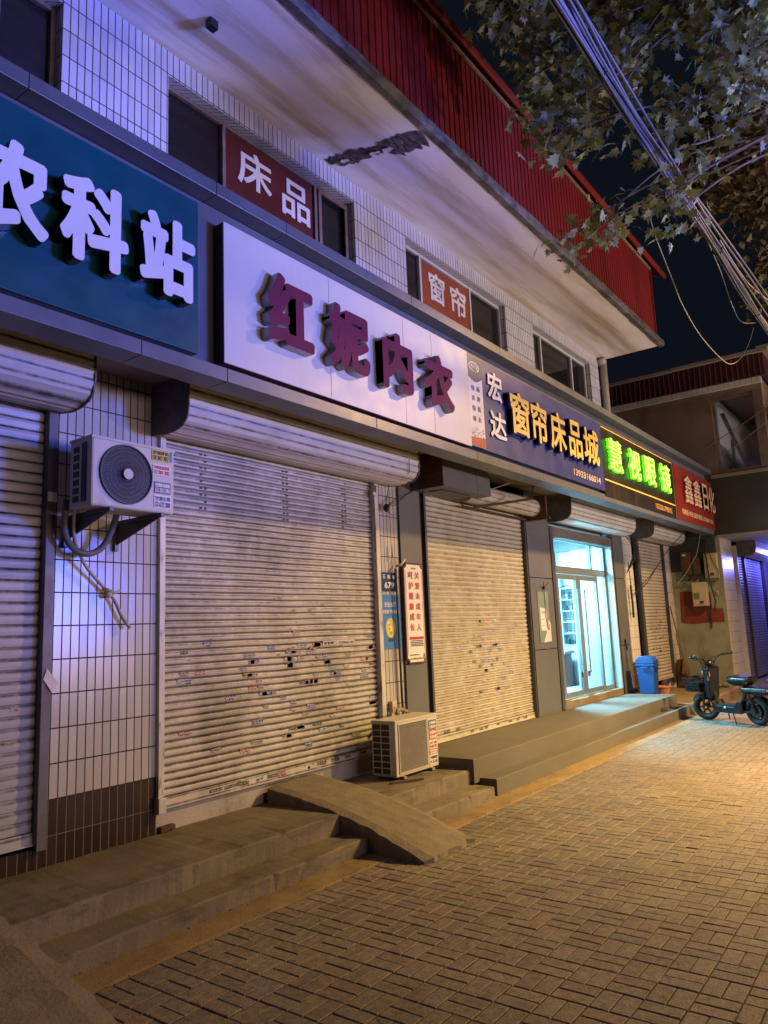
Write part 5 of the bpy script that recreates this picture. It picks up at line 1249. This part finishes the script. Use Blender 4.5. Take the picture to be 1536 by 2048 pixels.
part('seat', 'blackgl', lambda m: loft(m, [(-h+.08, -h+.26, -.07, .07, .53), (-h+.02, -h+.34, -.12, .12, .58), (-h-.01, -h+.36, -.13, .13, .63), (-h+.02, -h+.34, -.10, .10, .67)]), bevel=.02)
part('rear_seat', 'dkblue', lambda m: loft(m, [(-h-.24, -h+.12, -.09, .09, .445), (-h-.28, -h+.14, -.12, .12, .47), (-h-.27, -h+.13, -.11, .11, .525)]), bevel=.012)
part('rear_rack', 'black', lambda m: (m.box(-h-.30, -h+.14, -.06, .06, .43, .452), m.tube([(-h-.26, .0, .50), (-h-.27, 0, .62)], .012, 6), m.ball((-h-.27, 0, .63), .03, .045, .035, 10, 6)))
part('tail_light', 'redlens', lambda m: m.box(-h-.33, -h-.295, -.07, .07, .42, .48), bevel=.008)
part('kickstand', 'black', lambda m: (m.tube([(-.10, .09, .16), (-.20, .17, .015)], .009, 6), m.tube([(-.02, .09, .15), (-.08, .15, .09)], .010, 6)))
part('key_tag', 'orange', lambda m: (m.tube([(h-.20, .07, .79), (h-.22, .10, .70), (h-.22, .11, .60)], .007, 6), m.tube([(h-.23, .09, .77), (h-.25, .10, .66)], .006, 6)))
t = thing('cloth_bundle', (11.55, 1.92, 0), 'yellow patterned cloth bundle standing behind the scooter rear wheel', 'bundle')
m = MB(); r = random.Random(13); vs = []; fs = []; n = 10; c = Vector((11.62, 1.86, .20))
for i in range(n+1):
    for k in range(16):
        a = 2*PI*k/16; z = i/n; rr = (.16+.02*math.sin(a*3+i))*(1-.5*abs(z-.45)**1.5)*(1 if 0 < i < n else .6); vs.append((c.x+rr*math.cos(a)*.8+r.gauss(0, .006), c.y+rr*math.sin(a)+.08*z+r.gauss(0, .006), .012+.38*z))
for i in range(n):
    for k in range(16): k2 = (k+1) % 16; fs.append((i*16+k, i*16+k2, i*16+16+k2, i*16+16+k))
fs += [tuple(range(16)), tuple(n*16+k for k in range(16))]
m.add(vs, fs); build('sack', m, 'cloth', t, smooth=True)
m = MB(); m.tube([(c.x-.02, c.y+.10, .38), (c.x-.03, c.y+.12, .44)], .04, 10, .06); build('knot', m, 'cloth', t)

# ------------------------------------------------------------------ overhead cables
r = random.Random(21)
t = thing('cable_bundle', (8, 1.35, 5.0), 'thick sagging bundle of grey telecom cables along the street in front of the tree', 'cable bundle')
for k in range(32):
    oy = r.gauss(0, .012); oz = r.gauss(0, .017); P = []
    for i, x in enumerate((1.5, 2.6, 3.7, 4.8, 5.9, 7.2, 8.6, 10.4, 13, 17, 24)):
        w = .75+.5*abs(math.sin(i*1.3+k)); P.append(Vector((x, 1.33+oy*w+.008*math.sin(x*1.7+k), 5.0+oz*w+.008*math.sin(x*2.3+k*2))))
    m = MB(); m.tube(catmull(P), r.choice((.004, .005, .006, .008, .009)), 6)
    build('cable', m, r.choice(('cab', 'cab', 'cabw', 'cabdk')) if k % 4 else 'cab', t)
m = MB()
for x in (4.35, 5.6, 7.4, 9.3, 12.0): m.torus((x, 1.33, 5.0), (1, 0, 0), .045, .006, 14, 5)
build('cable_tie', m, 'cabdk', t)
for k, P in enumerate(([(1.5, 1.29, 5.03), (3.4, 1.28, 5.03), (4.4, 1.29, 4.97), (6.0, 1.30, 5.0), (9, 1.28, 5.05), (14, 1.2, 5.1)], [(1.5, 1.28, 5.06), (3.6, 1.26, 5.05), (5.0, 1.29, 4.98), (7.0, 1.22, 5.02), (11, 1.1, 5.05), (18, .9, 5.1)], [(1.5, 1.27, 5.03), (4.2, 1.26, 5.04), (6.5, 1.24, 4.96), (9, 1.15, 4.9), (15, 1.1, 4.9)])):
    m = MB(); m.tube(catmull([Vector(p) for p in P]), .009, 6); build('cable', m, 'cab', t)
t = thing('hanging_loop_wire', (9, 2.2, 4.5), 'single thin wire hanging in a long loop against the night sky', 'wire')
P = [on(x, y, 1, 2.0) for x, y in ((1292, 405), (1310, 470), (1345, 560), (1365, 610), (1400, 670), (1440, 715), (1463, 728), (1485, 712), (1500, 680), (1507, 655))]
m = MB(); m.tube(catmull(P), .006, 5); build('strand', m, 'cabw', t)
P = [on(x, y, 1, 1.5) for x, y in ((1400, 450), (1440, 540), (1462, 605), (1482, 643), (1510, 646))]
m = MB(); m.tube(catmull(P), .005, 5); build('strand', m, 'cab', t)
P = [on(x, y, 1, 1.25) for x, y in ((1440, 480), (1470, 530), (1500, 570), (1536, 600))]
m = MB(); m.tube(catmull(P), .006, 5); build('strand', m, 'cabw', t)
t = thing('green_lit_wire', (14, 2, 4.2), 'taut pair of wires crossing in front of the tall window of the dark building', 'wire')
for a, b in (((1420, 890), (1560, 795)), ((1425, 925), (1560, 822)), ((1300, 960), (1440, 880))):
    m = MB(); p, q_ = on(*a, 0, 15.2), on(*b, 0, 14.2); m.tube([p, (p+q_)/2-Vector((0, 0, .02)), q_], .007, 5); build('strand', m, 'cabw', t)

# ------------------------------------------------------------------ trees
LEAF = [(0, 0), (.10, .10), (.42, .02), (.30, .22), (.55, .42), (.30, .42), (.22, .72), (.10, .62), (0, 1.0), (-.10, .62), (-.22, .72), (-.30, .42), (-.55, .42), (-.30, .22), (-.42, .02), (-.10, .10)]
def add_leaf(mb, p, d, nrm, L, curl=.15):
    d = d.normalized(); s_ = d.cross(nrm).normalized(); n_ = s_.cross(d)
    vs = [p+s_*(x*L)+d*(y*L)+n_*(-curl*L*(x*x*1.6+y*y*.5)) for x, y in LEAF]
    c = p+d*(.35*L); o = len(LEAF)
    mb.add(vs+[c], [(i, (i+1) % o, o) for i in range(o)])
def in_poly(x, y, P):
    c = False; j = len(P)-1
    for i in range(len(P)):
        if (P[i][1] > y) != (P[j][1] > y) and x < (P[j][0]-P[i][0])*(y-P[i][1])/(P[j][1]-P[i][1])+P[i][0]: c = not c
        j = i
    return c
def tree(name, label, base, top, lobes, mt, seed, leafL, per, spread, nodes, tw=.010):
    """trunk, limbs to the lobes (x, y, z, rx, ry, rz, n twigs), leaves in sprays around twig ends"""
    r = random.Random(seed)
    t = thing(name, tuple(base), label, 'tree')
    m = MB(); m.tube(catmull([Vector(p) for p in [tuple(base)]+nodes+[tuple(top)]], 4), .17, 12, .06); build('trunk', m, 'trunk', t, smooth=True)
    lf = MB(); br = MB(); tops = [Vector(p) for p in nodes[1:]]+[Vector(top)]
    for (cx, cy, cz, rx, ry, rz, n) in lobes:
        c = Vector((cx, cy, cz)); a = min(tops, key=lambda q_: (q_-c).length)
        midp = (a+c)/2+Vector((r.gauss(0, .15), r.gauss(0, .1), .15)); br.tube(catmull([a, a.lerp(c, .35)+Vector((r.gauss(0, .2), r.gauss(0, .15), .1)), a.lerp(c, .7)+Vector((r.gauss(0, .2), r.gauss(0, .12), .1)), c], 5), .016, 6, .007)
        for _ in range(n):
            u = Vector((r.gauss(0, 1), r.gauss(0, 1), r.gauss(0, 1))).normalized()*(r.random()**.4); e = c+Vector((u.x*rx, u.y*ry, u.z*rz))
            br.tube([c+(e-c)*.05, (c+e)/2+Vector((0, 0, .05)), e], tw, 4, .003)
            for _k in range(per):
                p = e+Vector((r.gauss(0, spread), r.gauss(0, spread), r.gauss(0, spread)-.03))
                d = Vector((r.gauss(0, 1), r.gauss(0, 1), r.gauss(-.7, .7))); nn = Vector((r.gauss(0, .6), r.gauss(0, .6), 1))
                add_leaf(lf, p, d, nn, leafL*r.uniform(.6, 1.15), r.uniform(.05, .35))
    build('branches', br, 'trunk', t)
    build('crown', lf, mt, t)
    return t
# near plane tree: its lobes hang over the pavement, 6 to 9 m from where the photo was taken
r = random.Random(42); lobes = []
POLY = [(960, -120), (995, 30), (1030, 120), (1070, 200), (1100, 280), (1130, 310), (1165, 330), (1210, 360), (1230, 400), (1262, 330), (1300, 340), (1335, 410), (1370, 380), (1375, 300), (1400, 190), (1420, 90), (1440, 150), (1470, 260), (1540, 300), (1640, 300), (1640, -120)]
cnt = 0
while cnt < 54:
    x, y = r.uniform(930, 1640), r.uniform(-120, 430)
    if not in_poly(x, y, POLY) or (1385 < x < 1440 and 60 < y < 200): continue
    d = r.uniform(6.6, 9.2); p = at_dist(x, y, d)
    if p.y > 2.9: continue
    cnt += 1; lobes.append((p.x, p.y, p.z, r.uniform(.20, .34), r.uniform(.20, .34), r.uniform(.14, .24), 8))
for x, y, d in ((1345, 430, 6.6), (1350, 300, 6.8), (1200, 445, 7.6), (1140, 478, 7.8), (1180, 462, 7.7), (1330, 395, 6.7), (1010, 60, 8.6), (1060, 160, 8.2), (1110, 290, 8.0), (1235, 410, 7.4), (1400, 330, 7.2)):
    p = at_dist(x, y, d); s_ = .12; lobes.append((p.x, p.y, p.z, s_, s_, s_*.8, 3))
tree('plane_tree', 'large plane tree with pale green lobed leaves reaching over the cables and red parapet', Vector((8.0, -1.6, -.05)), Vector((7.0, .6, 7.4)), lobes, 'leaf', 5, .112, 11, .10,
     [(8.0, -1.6, 2.2), (7.8, -1.2, 4.4), (7.3, -.2, 6.0)])
r = random.Random(43); lobes = []
for _ in range(60):
    x, y = r.uniform(1395, 1620), r.uniform(150, 440)
    if y > 430-(x-1400)*.1 or (x < 1440 and y < 250): continue
    p = at_dist(x, y, r.uniform(13, 17)); lobes.append((p.x, p.y, p.z, .5, .5, .35, 9))
for x, y in ((1525, 500), (1530, 545), (1540, 460), (1515, 560)): p = at_dist(x, y, 15); lobes.append((p.x, p.y, p.z, .25, .25, .25, 6))
tree('plane_tree', 'farther dim amber lit tree behind the near one at the right edge', Vector((17.5, -1.2, -.05)), Vector((16, 1.2, 8.6)), lobes, 'leafdk', 6, .15, 8, .17,
     [(17.5, -1.2, 2.5), (17.0, -.4, 5.0), (16.5, .5, 7.0)])
